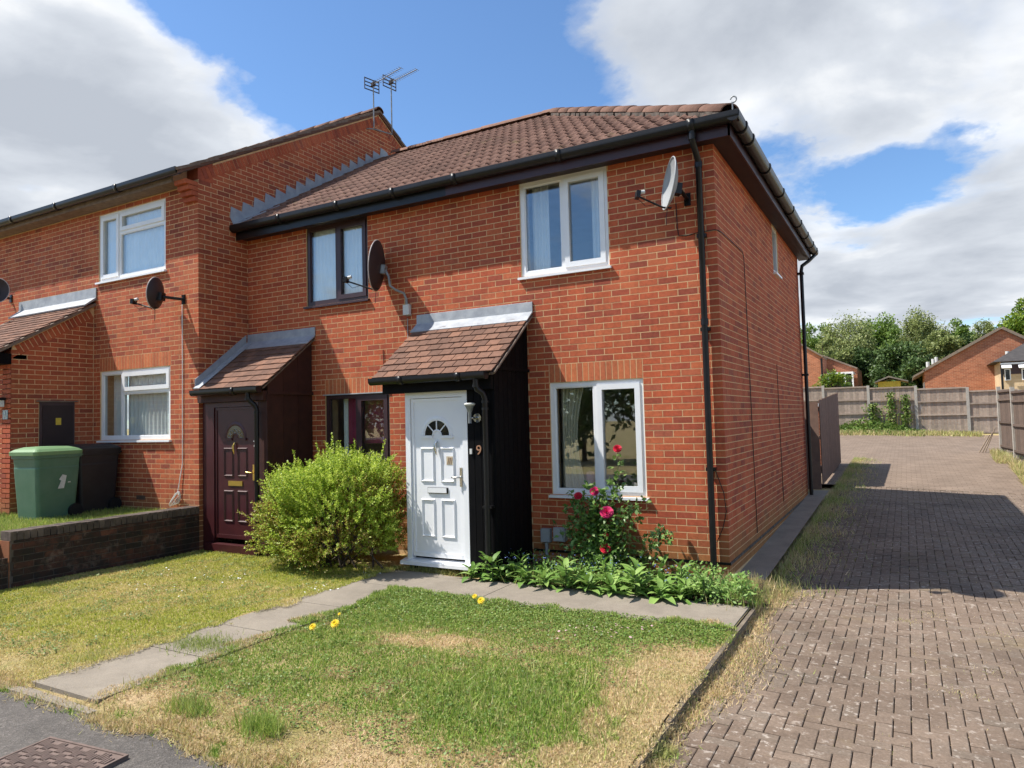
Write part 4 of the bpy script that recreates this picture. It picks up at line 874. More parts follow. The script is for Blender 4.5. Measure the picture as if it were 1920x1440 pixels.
# stepped lead flashing where roof 7 meets the gable
pts0 = np.array([XL+0.006, -0.28, rz_front(-0.28)+0.04]); pts1 = np.array([XL+0.006, 3.62, rz_front(3.4)+0.06]); dd = pts1-pts0; Lf = np.linalg.norm(dd); tt = dd/Lf; nn = np.array([0, -tt[2], tt[1]])
lf = MB(); q = [pts0, pts1, pts1+nn*0.13, pts0+nn*0.13]; lf.prism([(p[1], p[2]) for p in q], 'x', XL+0.005, XL+0.011); lf.prism([(pts0[1], pts0[2]+.005), (pts1[1], pts1[2]+.005), (pts1[1], pts1[2]+0.016), (pts0[1], pts0[2]+0.016)], 'x', XL+0.011, XL+0.17)
lf = lf.build('lead_flashing', 'lead', h7); nT = 17
for i in range(nT):
    a = pts0+tt*Lf*i/nT+nn*0.129; b = pts0+tt*Lf*(i+1)/nT+nn*0.129
    MB().prism([(a[1], a[2]), (b[1], b[2]), (a[1]+0.02, b[2]+0.035)], 'x', XL+0.006, XL+0.014).build('flashing_step', 'lead', lf)
# and along the porch of number 7
p0_ = np.array([-0.98, 2.16]); p1_ = np.array([-0.05, 2.90]); MB().prism([(p0_[0], p0_[1]), (p1_[0], p1_[1]), (p1_[0], p1_[1]+0.14), (p0_[0], p0_[1]+0.14)], 'x', XL+0.005, XL+0.012).build('lead_flashing', 'lead', h7)
MB().prism([(p0_[0]-.03, p0_[1]+.0), (p1_[0], p1_[1]+.0), (p1_[0], p1_[1]+0.012), (p0_[0]-.03, p0_[1]+0.012)], 'x', XL+0.012, XL+0.15).build('lead_flashing', 'lead_pale', h7)
# brick porch of number 5
PX = -10.07; PY = -2.16; PXL = -12.2
top5 = lambda y: 3.72+(y-YF)*0.62
m_ = MB(); m_.prism([(PY, ZB), (YF, ZB), (YF, top5(YF)-.05), (PY, top5(PY)-.05)], 'x', PX-0.24, PX); ppw = m_.build('porch_wall', 'mortar', h5)
m_ = MB(); wall_mesh(m_, 'x', PY, PXL, PX-0.24, ZB, 2.9, [(-11.75, -10.75, -1, 2.45)], 0.24); m_.box(PX-0.24, PX, PY, PY+.01, ZB, 2.9); ppf = m_.build('porch_front', 'mortar', h5)
lay([('y', PX, a, b, za, zb, ppw) for a, b, za, zb in brick_layout(PY, YF-0.01, 0.225, 3.6, [(-1.76, -1.22, 1.27, 2.06)], PY, 0, lambda a, b, za, zb: zb < top5(a)-0.235) if a > PY+.05 or za > 2.84]+
    corner_front([('x', PY, a, b, za, zb, ppf) for a, b, za, zb in brick_layout(PXL, PX, 0.225, 2.85, [(-11.75, -10.75, -1, 2.45)], PX, 1)], PX), 'brick_red_b', 200)
cut_bricks(ppw, 'y', PX, PY+.03, YF-0.01, 2.4, 3.7, PY, 0, lambda y: top5(y)-0.235, 'brick_red_b')
tP = np.array([0, 1, 0.62]); tP = tP/np.linalg.norm(tP); nP = np.array([0, -tP[2], tP[1]]); me = verge_brick_mesh(tP, nP).mesh('verge_brick'); me.materials.append(M['brick_red_b'])
for i in range(18):
    c_ = np.array([PX, PY, top5(PY)])+tP*(0.05+i*0.078)-nP*(0.06+bd/2)
    if c_[1] < YF-0.03: inst('verge_brick', me, (c_[0]-0.012, c_[1], c_[2]), ppw)
rf = MB().prism([(YF, top5(YF)+0.0), (PY-0.25, top5(PY-.25)), (PY-0.25, top5(PY-.25)-0.05), (YF, top5(YF)-0.05)], 'x', PXL-.2, PX+0.06).build('porch_roof', 'timber_grey', h5)
nrow = 14; Lp = math.hypot(PY-.25-YF, 0.62*(YF-PY+.25)); gp_ = Lp/nrow; me = MB().box(0.001, 0.163, 0, gp_+0.05, 0, 0.013).mesh('plain_tile'); me.materials.append(M['tile_porch'])
for r in range(nrow):
    y = PY-0.27+(YF-PY+.25)*r/nrow
    for k in range(13): inst('plain_tile', me, (PX+0.065-0.165*(k+1)-(0.08 if r % 2 else 0), y, top5(y)+0.012+random.uniform(0, .004)), rf, (math.atan(0.62)-0.09, random.uniform(-.01, .01), 0))
MB().prism([(YF-0.006, 3.97), (YF-0.02, 3.965), (YF-0.022, 3.80), (YF-0.20, 3.66), (YF-0.19, 3.64), (YF-0.006, 3.77)], 'x', PXL-.2, PX+0.08).build('lead_flashing', 'lead_pale', h5)
gutter(h5, 'x', PY-0.28, 2.80, PXL, PX+0.05, r=0.055); MB().box(PXL, PX+.02, PY-.2, PY-.003, 2.62, 2.78).build('porch_fascia', 'black_board', h5)
mc = MB().box(PX-0.02, PX+0.012, -1.755, -1.225, 1.27, 2.055).build('meter_cabinet', 'brown_frame', h5); MB().box(PX+0.012, PX+0.022, -1.715, -1.255, 1.29, 2.0).build('cabinet_door', 'soffit_brown', mc); MB().box(PX+0.022, PX+0.025, -1.52, -1.44, 1.69, 1.80).build('warning_label', 'yellow_label', mc); MB().box(PX, PX+0.05, -1.80, -1.19, 2.055, 2.075).build('cabinet_head', 'timber_grey', mc)
np_ = MB().box(-10.27, -10.13, PY-0.012, PY-0.004, 1.79, 1.93).build('number_plate', 'plate_blue', h5); tube_part('plate_mark', [(-10.21, PY-.014, 1.91), (-10.20, PY-.014, 1.87), (-10.21, PY-.014, 1.84), (-10.22, PY-.014, 1.81)], 0.006, 'white_plastic', np_, 6)
lm = MB().box(-10.33, -10.20, PY-0.10, PY, 2.08, 2.12).build('wall_lamp', 'black_plastic', h5); MB().box(-10.32, -10.21, PY-.09, PY-.02, 1.98, 2.08).build('lamp_glass', 'lamp_glass', lm)
tube_part('cable', [(-7.77, YF-.012, 3.50), (-7.765, YF-.012, 2.4), (-7.77, YF-.012, 1.05), (-7.80, YF-.02, 0.9), (-7.86, YF-.03, 0.62)], 0.007, 'curtain', h5, 6)
cl_ = MB()
for k in range(4): cl_.tube([(-7.88+(0.085+.012*k)*math.cos(t), YF-0.03-0.012*k+0.01*math.sin(3*t+k), 0.535+(0.075+.012*k)*math.sin(t+.4*k)) for t in np.linspace(0, 6.283, 22)], 0.006, 6)
cl_.build('cable_coil', 'white_plastic', h5)
MB().box(-8.9, -8.68, YF-0.008, YF-0.003, 0.49, 0.555).build('air_brick', 'rusty', h5)

# ------------------------------------------------------------------ objects on and around the houses
def nrm(v): v = np.array(v, float); return v/np.linalg.norm(v)
def dish(label, c, n, a, b, front, back, wall, arm_mat='black_plastic', path=None, lnb=0.40, group=None):
    c = np.array(c, float); n = nrm(n); u = nrm(np.cross([0, 0, 1], n)); v = np.cross(n, u)
    root = empty('satellite_dish', wall); tag(root, label, 'satellite dish', group)
    def surf(off, sg):
        vs = []; fs = []; R, T = 7, 32
        for i in range(R+1):
            r = i/R
            for k in range(T):
                t = 2*math.pi*k/T; vs.append(c+u*a*r*math.cos(t)+v*b*r*math.sin(t)+n*(0.075*(r*r-1)+off))
        for i in range(R):
            for k in range(T):
                k2 = (k+1) % T; f = (i*T+k, i*T+k2, (i+1)*T+k2, (i+1)*T+k); fs.append(f if sg > 0 else f[::-1])
        return vs, fs
    vs, fs = surf(0, 1); rf = MB().add(vs, fs, True).build('reflector', front, root)
    vs, fs = surf(-0.010, -1); MB().add(vs, fs, True).build('reflector_back', back, root)
    MB().tube([c+u*a*math.cos(t)+v*b*math.sin(t) for t in np.linspace(0, 2*math.pi, 37)], 0.008, 6, False).build('rim', 'dish_rim' if back == 'dish_dark' else front, root)
    foot = c-v*b*0.92-n*0.02; head = c+n*lnb-v*b*0.62
    MB().tube([foot-n*0.04, foot+n*0.05-v*0.01, head-v*0.02], 0.011, 8).build('arm', arm_mat, root)
    lb = MB().obox(head+n*0.02, n, u, v, 0.022, 0.05, 0.038).build('receiver', arm_mat, root)
    MB().tube([head-n*0.0+v*0.03, head-n*0.05+v*0.045], 0.022, 10).build('receiver_cap', 'white_plastic', lb)
    wall = np.array(wall, float); hub = c-n*0.10-v*0.05
    MB().obox(hub, n, u, v, 0.04, 0.05, 0.06).build('clamp', arm_mat if path is None else 'steel_grey', root)
    pts = [hub-n*0.03]+([np.array(p, float) for p in path] if path else [])+[wall+np.array([0, -0.03, 0])]
    MB().tube(pts, 0.018 if path else 0.022, 10).build('pole', 'steel_grey' if path else arm_mat, root)
    MB().box(wall[0]-0.035, wall[0]+0.035, wall[1]-0.02, wall[1]-0.001, wall[2]-0.07, wall[2]+0.07).build('wall_plate', 'meter_grey' if path else arm_mat, root)
    cb = foot; MB().tube([head-v*0.05, head-v*0.11-n*0.08, head-v*0.07-n*0.2, foot-v*0.03], 0.0035, 5).build('cable', 'black_plastic', root)
    MB().tube([foot-v*0.02, foot-v*0.12-u*0.01, foot-v*0.2-n*0.01], 0.0035, 5).build('cable', 'black_plastic', root)
    return root
dish('light grey satellite dish beside the black downpipe at the right hand corner', (-0.41, -0.34, 4.10), (-0.85, -0.54, 0.16), 0.235, 0.285, 'dish_grey', 'dish_grey', (-0.30, 0, 3.99), lnb=0.30)
d7r = dish('large dark satellite dish on a bent pole between the upper windows', (-4.53, -0.28, 3.745), (-0.94, -0.34, 0.10), 0.30, 0.345, 'dish_dark', 'dish_dark', (-4.20, 0, 3.12),
     path=[(-4.37, -0.22, 3.58), (-4.36, -0.21, 3.46), (-4.30, -0.16, 3.40), (-4.225, -0.08, 3.36), (-4.205, -0.05, 3.28), (-4.20, -0.045, 3.06)])
MB().box(-4.25, -4.15, -0.075, -0.03, 3.06, 3.20).build('junction_box', 'white_plastic', d7r)
dish('small dark satellite dish under the upper window of the far left house', (-7.98, -1.22, 3.61), (-0.93, -0.36, 0.10), 0.20, 0.235, 'dish_dark', 'dish_dark', (-7.74, YF, 3.53), lnb=0.32)
dish('dark satellite dish cut off by the left edge of the picture', (-12.62, -1.2, 4.18), (0.80, -0.60, 0.12), 0.20, 0.235, 'dish_dark', 'dish_dark', (-12.7, YF, 4.07), lnb=0.34)

def aerial(label, base, z1, tip, wall):
    root = empty('tv_aerial', wall); tag(root, label, 'aerial'); b = np.array(base, float); top = np.array([b[0], b[1], z1]); tip = np.array([*tip, z1+0.02]); bd_ = tip-top; bd_[2] = 0.0; L = np.linalg.norm(bd_); d = bd_/L; e = np.array([-d[1], d[0], 0])
    MB().tube([wall, (b[0], b[1], wall[2]-0.02), (b[0], b[1], wall[2]+0.06), top+np.array([0, 0, 0.06])], 0.014, 8).build('mast', 'steel_grey', root)
    MB().tube([top-d*0.08, top+d*L], 0.008, 6).build('boom', 'steel_grey', root)
    for k in range(13): p = top+d*(0.10+(L-0.11)*k/12); MB().tube([p-e*(0.085-.002*k), p+e*(0.085-.002*k)], 0.0045, 5).build('element', 'steel_grey', root)
    rp = MB()
    for k in range(4): rp.obox(top-d*0.05+np.array([0, 0, -0.11+0.073*k]), e, d, (0, 0, 1), 0.17, 0.006, 0.009)
    for s in (-1, 1): rp.obox(top-d*0.05+e*0.17*s, e, d, (0, 0, 1), 0.007, 0.006, 0.12)
    rp.build('reflector', 'dish_dark', root); MB().obox(top, e, d, (0, 0, 1), 0.03, 0.04, 0.035).build('dipole_box', 'dish_dark', root)
aerial('left hand television aerial on a straight mast at the gable peak', (-7.26, 2.98), 8.335, (-6.377, 2.742), (XL+0.005, 2.93, 7.45))
aerial('right hand television aerial on the mast just behind the gable peak', (-7.24, 3.52), 8.60, (-6.467, 3.374), (XL+0.005, 3.15, 7.52))

def wheelie_bin(label, base, rz, body, lid, patch=False):
    root = empty('wheelie_bin', base); tag(root, label, 'bin'); root.rotation_euler = (0, 0, rz)
    def part(name, mb, mat, parent=root):
        o = bpy.data.objects.new(name, mb.mesh(name)); COL.objects.link(o); o.data.materials.append(M[mat]); o.parent = parent; WLOC[o.name] = np.array(base, float); return o
    w0, d0, w1, d1, H = 0.225, 0.27, 0.275, 0.335, 0.93; r = 0.045; vs = []; fs = []
    lv = [(0, 0.0, w0, d0), (0, 0.03, w0+.005, d0+.005), (0, 0.5, w0+.03, d0+.036), (0, 0.74, w0+.040, d0+.052), (0, 0.76, w0+.036, d0+.048), (0, 0.88, w1-.006, d1-.006), (0, 0.885, w1+.01, d1+.01), (0, H, w1+.012, d1+.012)]
    for (_, z, w_, d_) in lv:
        for k in range(16):
            q = k//4; t = (k % 4)/3*math.pi/2+q*math.pi/2; sx = (1, -1, -1, 1)[q]; sy = (1, 1, -1, -1)[q]; vs.append((sx*(w_-r)+r*math.cos(t), sy*(d_-r)+r*math.sin(t), z))
    for i in range(len(lv)-1):
        for k in range(16): k2 = (k+1) % 16; fs.append((i*16+k, i*16+k2, (i+1)*16+k2, (i+1)*16+k))
    fs.append(tuple(range(16))[::-1]); fs.append(tuple(range(7*16, 8*16))); part('body', MB().add(vs, fs), body)
    vs = []; fs = []
    for (z, e) in ((H, 0.022), (H+.05, 0.026), (H+.085, -0.02), (H+.115, -0.10), (H+.122, -0.20)):
        for k in range(16):
            q = k//4; t = (k % 4)/3*math.pi/2+q*math.pi/2; sx = (1, -1, -1, 1)[q]; sy = (1, 1, -1, -1)[q]; vs.append((sx*max(w1+e-r, .02)+r*math.cos(t), sy*max(d1+e-r, .02)+r*math.sin(t)-0.01, z))
    for i in range(4):
        for k in range(16): k2 = (k+1) % 16; fs.append((i*16+k, i*16+k2, (i+1)*16+k2, (i+1)*16+k))
    fs.append(tuple(range(64, 80))); fs.append(tuple(range(16))[::-1]); part('lid', MB().add(vs, fs), lid)
    part('handle', MB().tube([(-0.2, d1+.06, H-.02), (0.2, d1+.06, H-.02)], 0.015, 8), body)
    for s in (-1, 1): part('wheel', MB().tube([(s*0.235, d0-.02, 0.10), (s*0.285, d0-.02, 0.10)], 0.10, 16), 'rubber')
    if patch:
        part('torn_label', MB().prism([(-0.02, 0.44), (0.07, 0.44), (0.09, 0.52), (0.11, 0.62), (0.05, 0.64), (0.0, 0.57), (0.03, 0.55)], 'x', w0+0.0405, w0+0.0425), 'paper_scrap')
        part('torn_label', MB().box(w0+0.04, w0+0.0425, 0.13, 0.17, 0.515, 0.53), 'paper_scrap')
wheelie_bin('pale green wheelie bin with a torn white label', (-9.25, -2.06, 0.325), math.radians(6), 'bin_green', 'bin_lid_green', True)
wheelie_bin('black wheelie bin standing behind the green one', (-9.45, -1.34, 0.33), math.radians(3), 'bin_black', 'bin_black')

# garden wall between the two front gardens
gw = empty('garden_wall', (-7.51, -2.5, -0.3)); tag(gw, 'low soot stained brick garden wall with brick on edge coping', 'garden wall')
core = MB().box(-7.62, -7.405, -3.42, YF-0.002, -0.35, 0.33).build('core', 'mortar_old', gw)
lay([('y', -7.40, a, b, za, zb, core) for a, b, za, zb in brick_layout(-3.40, YF-0.01, -0.225, 0.33, [], YF, 0)], 'brick_old', 280)
cw = (3.42+YF)/34; me = MB().box(-0.115, 0.112, -cw/2+0.004, cw/2-0.004, -0.05, 0.052).mesh('coping_brick'); me.materials.append(M['coping'])
for i in range(34): inst('coping_brick', me, (-7.512+random.uniform(-.003, .003), -3.42+(i+.5)*cw, 0.385+random.uniform(-.003, .003)), gw)
low = MB().box(-7.62, -7.41, -4.9, -3.43, -0.35, 0.09).build('lower_core', 'mortar_old', gw); lay([('y', -7.405, a, b, za, zb, low) for a, b, za, zb in brick_layout(-4.9, -3.44, -0.225, 0.15, [], YF, 0)], 'brick_old', 20)
MB().box(-7.62, -7.405, -3.428, -3.42, -0.35, 0.33).build('end_face', 'brick_red_b', gw)

# inspection cover in the pavement
mcov = empty('inspection_cover', (-2.6, -5.6, -0.3)); tag(mcov, 'rusty ribbed inspection cover set in the tarmac at bottom left', 'inspection cover')
c0 = onz(95, 1385, -0.24); c1 = onz(245, 1420, -0.24); ux = nrm((c1-c0)*[1, 1, 0]); uy = np.array([ux[1], -ux[0], 0]); LX = 0.66; LY = 0.5; cc = c0+ux*LX/2+uy*LY/2
MB().obox(cc+[0, 0, -0.012], ux, uy, (0, 0, 1), LX/2, LY/2, 0.02).build('plate', 'iron_cover', mcov)
rim_ = MB()
for s in (-1, 1): rim_.obox(cc+uy*s*(LY/2-.008)+[0, 0, 0.009], ux, uy, (0, 0, 1), LX/2, 0.008, 0.005); rim_.obox(cc+ux*s*(LX/2-.008)+[0, 0, 0.009], ux, uy, (0, 0, 1), 0.008, LY/2-.016, 0.005)
rim_.build('rim', 'iron_cover', mcov); me = MB().obox((0, 0, 0), ux, uy, (0, 0, 1), 0.0055, 0.052, 0.004).mesh('rib'); me.materials.append(M['iron_cover'])
for i in range(30):
    for j in range(5): inst('rib', me, cc+ux*(-LX/2+0.035+i*0.0203)+uy*(-LY/2+0.062+j*0.092+(0.03 if (i//3) % 2 else 0))+np.array([0, 0, 0.0105]), mcov, (0, 0, 0), (1, 0.62, 1))

# ------------------------------------------------------------------ plants
def leaf_cloud(name, P, D, N, L, Wd, mat, parent=None, kind=None, attr=None, fold=0.15):
    """P base points, D unit directions, N normals; one folded diamond (quad) per leaf"""
    P = np.asarray(P); D = D/np.linalg.norm(D, axis=1, keepdims=True); S = np.cross(D, N); S = S/(np.linalg.norm(S, axis=1, keepdims=True)+1e-9); U = np.cross(S, D)
    L = np.asarray(L)[:, None]; Wd = np.asarray(Wd)[:, None]
    V = np.stack([P, P+D*L*0.45+S*Wd*0.5+U*Wd*fold, P+D*L, P+D*L*0.45-S*Wd*0.5+U*Wd*fold], 1).reshape(-1, 3); n = len(P)
    Q = np.arange(4*n).reshape(n, 4); at = {k: np.repeat(v, 4) for k, v in (attr or {}).items()}
    return np_mesh(name, V, Q, mat, parent, attr=at, kind=kind)
def rdir(n): v = RNG.normal(size=(n, 3)); return v/np.linalg.norm(v, axis=1, keepdims=True)

# clipped shrub in front of the ground floor window of number 7
sh = empty('shrub', (-4.85, -1.0, -0.2)); tag(sh, 'bushy yellow green shrub between the maroon door and the white door', 'shrub')
C0 = np.array([-4.68, -1.02, 0.36])
def sprigs(n):
    out = []
    while len(out) < n:
        d = rdir(1)[0]; r = RNG.uniform(0.35, 1.0)**0.45
        rad = np.array([0.90, 0.60, 0.64+0.14*(d[0] > 0.0)]); box = 1/max(1e-3, (abs(d[0])**3.2+abs(d[1])**3.2+abs(d[2])**3.2)**(1/3.2))
        q = C0+d*rad*r*min(box, 1.28)*(1+0.24*mnoise.noise((d[0]*1.9+7, d[1]*1.9, d[2]*1.9))+0.14*mnoise.noise((d[0]*4.5, d[1]*4.5+3, d[2]*4.5)))
        if q[2] < -0.16 or q[1] > -0.12: continue
        if d[0] > 0.35 and d[2] < -0.35: continue
        if (q[2] < 0.0 and RNG.random() < 0.45): continue
        out.append((q, d, r))
    return out
P, D, N, dry = [], [], [], []
for q, d, r in sprigs(3900):
    ax_ = nrm(d*0.75+np.array([0, 0, 0.55])+RNG.normal(size=3)*0.35); ln = RNG.uniform(0.10, 0.20)+(RNG.uniform(.08, .22) if RNG.random() < 0.06 and (d[2] > 0.1 or d[0] < -.5) else 0); k = int(ln/0.010)
    side = nrm(np.cross(ax_, rdir(1)[0])); up_ = np.cross(side, ax_); br = mnoise.noise((q[0]*1.7+4, q[1]*1.7, q[2]*2.3)) > 0.05 and q[2] < 0.85
    for i in range(k):
        t = (i+.5)/k; a = i*2.4; sd = side*math.cos(a)+up_*math.sin(a); P.append(q+ax_*ln*t+RNG.normal(size=3)*0.003); D.append(nrm(sd*0.8+ax_*0.7)); N.append(nrm(ax_*.4+np.array([-.45, -.35, 0.8])-sd*0.2+RNG.normal(size=3)*.3)); dry.append((0.75 if br and RNG.random() < 0.55 else 0.0))
P, D, N = map(np.array, (P, D, N)); M['shrub_leaf'] = None
leaf_mat('shrub_leaf', [(0, (0.16, 0.27, 0.03)), (0.3, (0.30, 0.42, 0.045)), (0.65, (0.42, 0.53, 0.065)), (1, (0.58, 0.65, 0.13))], 0.5, 0.45, [(0, (0.16, 0.07, 0.03)), (0.5, (0.30, 0.15, 0.05)), (1, (0.20, 0.16, 0.05))])
leaf_cloud('foliage', P, D, N, RNG.uniform(0.024, 0.042, len(P)), RNG.uniform(0.015, 0.025, len(P)), 'shrub_leaf', sh, 'stuff', {'dry': np.array(dry)})
br_ = MB()
for k in range(34):
    d = rdir(1)[0]; d[2] = abs(d[2])*0.8+0.15; d = nrm(d*np.array([1.3, 0.7, 1])); b = np.array([-4.85+0.5*RNG.normal()*0.6, -1.0+0.08*RNG.normal(), -0.2]); e = C0+d*np.array([0.95, 0.5, 0.55]); e[1] = min(e[1], -0.15)
    br_.tube([b, b*0.55+e*0.45+RNG.normal(size=3)*0.05, e], [0.014, 0.009, 0.004], 5, False)
br_.build('branches', 'bark', sh)

# rose bush under the window
rs = empty('rose_bush', (-1.3, -0.32, -0.18)); tag(rs, 'rose bush with pink and crimson blooms under the white framed window', 'rose bush')
st_ = MB(); P, D, N = [], [], []
stems = [((-1.30, -0.30, -0.18), (-1.25, -0.35, 0.4), (-1.10, -0.35, 0.85), (-1.09, -0.35, 1.24)), ((-1.3, -0.3, -.18), (-1.4, -0.35, 0.3), (-1.5, -0.38, 0.55), (-1.57, -.36, 0.72)), ((-1.28, -.3, -.18), (-1.33, -.36, .3), (-1.36, -.38, .78)),
         ((-1.25, -.3, -.18), (-1.2, -.4, .2), (-1.2, -.42, .57)), ((-1.25, -.3, -.18), (-1.05, -.4, .3), (-0.9, -.36, .62)), ((-1.3, -.3, -.18), (-1.6, -.38, .1), (-1.72, -.36, .35)), ((-1.2, -.3, -.18), (-1.15, -.42, 0.05), (-1.22, -.44, .17)),
         ((-1.1, -.3, -.18), (-0.8, -.3, .1), (-0.66, -.3, .36)), ((-1.3, -.3, -.18), (-1.45, -.3, .2), (-1.25, -.3, .65)), ((-1.3, -.3, -.18), (-1.6, -.3, .3), (-1.65, -.3, .6))]
for s in stems:
    s = [np.array(p) for p in s]; st_.tube(s, [0.008]+[0.006]*(len(s)-2)+[0.003], 6, False)
    for seg in range(len(s)-1):
        a, b = s[seg], s[seg+1]; L = np.linalg.norm(b-a); thin = b[2] > 0.9 or a[2] > 0.6
        for k in range(int(L*(26 if thin else 125))):
            t = RNG.random(); c = a*(1-t)+b*t; 
            if c[2] < -0.05: continue
            d = nrm(RNG.normal(size=3)*np.array([1, .8, .6])+np.array([0, -.35, .15])); off = RNG.uniform(0.02, 0.05 if thin else 0.15)
            for j in range(3):
                P.append(c+d*(off+0.016*j)); dd_ = nrm(d+RNG.normal(size=3)*0.55); D.append(dd_); N.append(nrm(RNG.normal(size=3)*0.5+np.array([-.3, -.5, 0.9])))
for (c, r, n) in (((-1.35, -.36, .40), (.32, .16, .30), 420), ((-1.2, -.40, .08), (.28, .14, .20), 260), ((-0.66, -.22, .30), (.10, .05, .12), 60), ((-1.0, -.34, .56), (.10, .1, .1), 60)):
    q = rdir(n)*(RNG.random((n, 1))**0.4)*np.array(r)+np.array(c)
    for p in q: P.append(p); D.append(nrm(RNG.normal(size=3)+np.array([0, -.4, .1]))); N.append(nrm(RNG.normal(size=3)*.5+np.array([-.3, -.5, .9])))
P, D, N = map(np.array, (P, D, N)); st_.build('stems', 'stem_green', rs)
leaf_cloud('leaves', P, D, N, RNG.uniform(.040, .072, len(P)), RNG.uniform(.028, .050, len(P)), 'rose_leaf', rs, 'stuff')
def rose_flower(c, r, mat):
    m_ = MB(); c = np.array(c, float); E3 = nrm([0.25, -0.8, 0.6]); E1 = nrm(np.cross(E3, [0, 0, 1])); E2 = np.cross(E3, E1)
    for ring in range(4):
        n = 5+2*ring; R = r*(0.25+0.25*ring); tilt = 0.25+0.33*ring
        for k in range(n):
            t = 2*math.pi*(k+0.5*ring)/n+ring; o = E1*math.cos(t)+E2*math.sin(t); s = -E1*math.sin(t)+E2*math.cos(t); ct, stt = math.cos(tilt), math.sin(tilt)
            d = o*stt+E3*ct; w_ = R*0.75+r*.15; h = r*0.75; b = c+o*R*0.35
            m_.add([b-s*w_*.4, b+s*w_*.4, b+d*h*.6+s*w_*.7+o*r*.08, b+d*h+s*w_*.35+o*r*.16, b+d*h-s*w_*.35+o*r*.16, b+d*h*.6-s*w_*.7+o*r*.08], [(0, 1, 2, 5), (5, 2, 3, 4)], True)
    m_.build('flower', mat, rs)
for c, r, mt in (((-1.197, -.47, .545), .060, 'petal_pink'), ((-1.362, -.40, .765), .045, 'petal_pink'), ((-1.572, -.38, .705), .038, 'petal_red'), ((-1.09, -.36, 1.235), .040, 'petal_red'), ((-1.224, -.47, .155), .050, 'petal_red'), ((-1.219, -.45, .295), .026, 'petal_red')): rose_flower(c, r, mt)

# broad leaved plants in the bed
def leaf_mesh(L, Wd, droop, seed):
    rr = random.Random(seed); vs = []; fs = []; ns = 6
    for i in range(ns+1):
        t = i/ns; w_ = Wd*math.sin(math.pi*min(1, t*0.93+0.07))**0.8*(1-0.25*t)*0.5; y = L*t*(1-0.12*t*droop); z = L*(0.18*t-droop*t*t*0.45)
        k = 0.25*w_; vs += [(-w_, y, z+k+rr.uniform(-.003, .003)), (0, y, z-0.0), (w_, y, z+k+rr.uniform(-.003, .003))]
    for i in range(ns):
        for j in (0, 1): a = i*3+j; fs.append((a, a+1, a+4, a+3))
    me = MB().add(vs, fs, True).mesh('leaf'); me.materials.append(M['broad_leaf']); return me
LM = [leaf_mesh(0.15+.02*i, 0.062+.008*(i % 3), 0.5+0.25*(i % 4), i) for i in range(6)]
spots = [(-2.35, -1.02, 1.1), (-1.95, -1.0, 1.0), (-1.7, -1.02, 1.1), (-1.45, -1.04, 1.2), (-1.2, -1.03, 1.1), (-0.95, -1.05, 1.2), (-0.70, -1.04, 1.25), (-0.45, -1.05, 1.2), (-0.25, -1.02, 1.1), (-0.05, -0.95, 0.9), (-0.1, -0.7, 0.9), (-2.62, -1.02, 1.15), (-2.50, -0.93, 1.0), (-2.30, -0.95, 1.0), (-2.18, -0.80, 1.2), (-2.02, -0.92, 0.8), (-1.80, -0.80, 0.95), (-1.66, -0.68, 1.0), (-1.55, -0.86, 0.95), (-1.40, -0.70, 1.1), (-1.30, -0.88, 1.0), (-1.12, -0.76, 1.1), (-1.02, -0.90, 1.05),
         (-0.88, -0.72, 1.1), (-0.74, -0.86, 1.2), (-0.60, -0.70, 1.1), (-0.46, -0.86, 1.25), (-0.35, -0.64, 1.0), (-0.22, -0.88, 1.0), (-0.95, -0.45, 1.0), (-0.62, -0.42, 1.0), (-1.9, -0.5, 0.9), (-0.42, -0.35, 0.8)]
for i, (x, y, s) in enumerate(spots):
    z = -0.175; r = empty('leafy_plant', (x, y, z)); tag(r, 'leafy green plant crowding the bed below the rose', 'plant', 'broad leaved plants in the flower bed')
    n = 15; tall = 0.10 if i % 3 else 0.24
    MB().tube([(x, y, z), (x+.01, y, z+tall*.6), (x, y+.01, z+tall)], 0.006, 5).build('stem', 'stem_green', r)
    for k in range(n):
        a = k*2.399+i; h = tall*(k/n); e = 0.1+0.75*(k/n)**1.2+random.uniform(-.15, .15)
        o = inst('leaf', LM[(k+i) % 6], (x+0.015*math.cos(a), y+0.015*math.sin(a), z+h), r, (e, random.uniform(-.2, .2), a), s*random.uniform(0.75, 1.25)*(1-0.3*k/n))
# grass
def blades(name, X, Y, Z, H, Wd, dry, mat='grass', lean=0.5, label=None, cat=None):
    n = len(X); a = RNG.uniform(0, 2*math.pi, n); S = np.stack([np.cos(a), np.sin(a), np.zeros(n)], 1); b = RNG.uniform(0, 2*math.pi, n); ln = RNG.uniform(0.1, 1, n)*lean
    T = np.stack([np.cos(b)*np.sin(ln), np.sin(b)*np.sin(ln), np.cos(ln)], 1); P = np.stack([X, Y, Z], 1); H = H[:, None]; Wd = Wd[:, None]
    V = np.stack([P-S*Wd*.5, P+S*Wd*.5, P+T*H+S*Wd*.12, P+T*H-S*Wd*.12], 1).reshape(-1, 3)
    o = np_mesh(name, V, np.arange(4*n).reshape(n, 4), mat, attr={'dry': np.repeat(dry, 4)}); tag(o, label, cat, kind='stuff'); return o
G = lambda x, y, cx, cy, rx, ry: np.exp(-((x-cx)/rx)**2-((y-cy)/ry)**2)
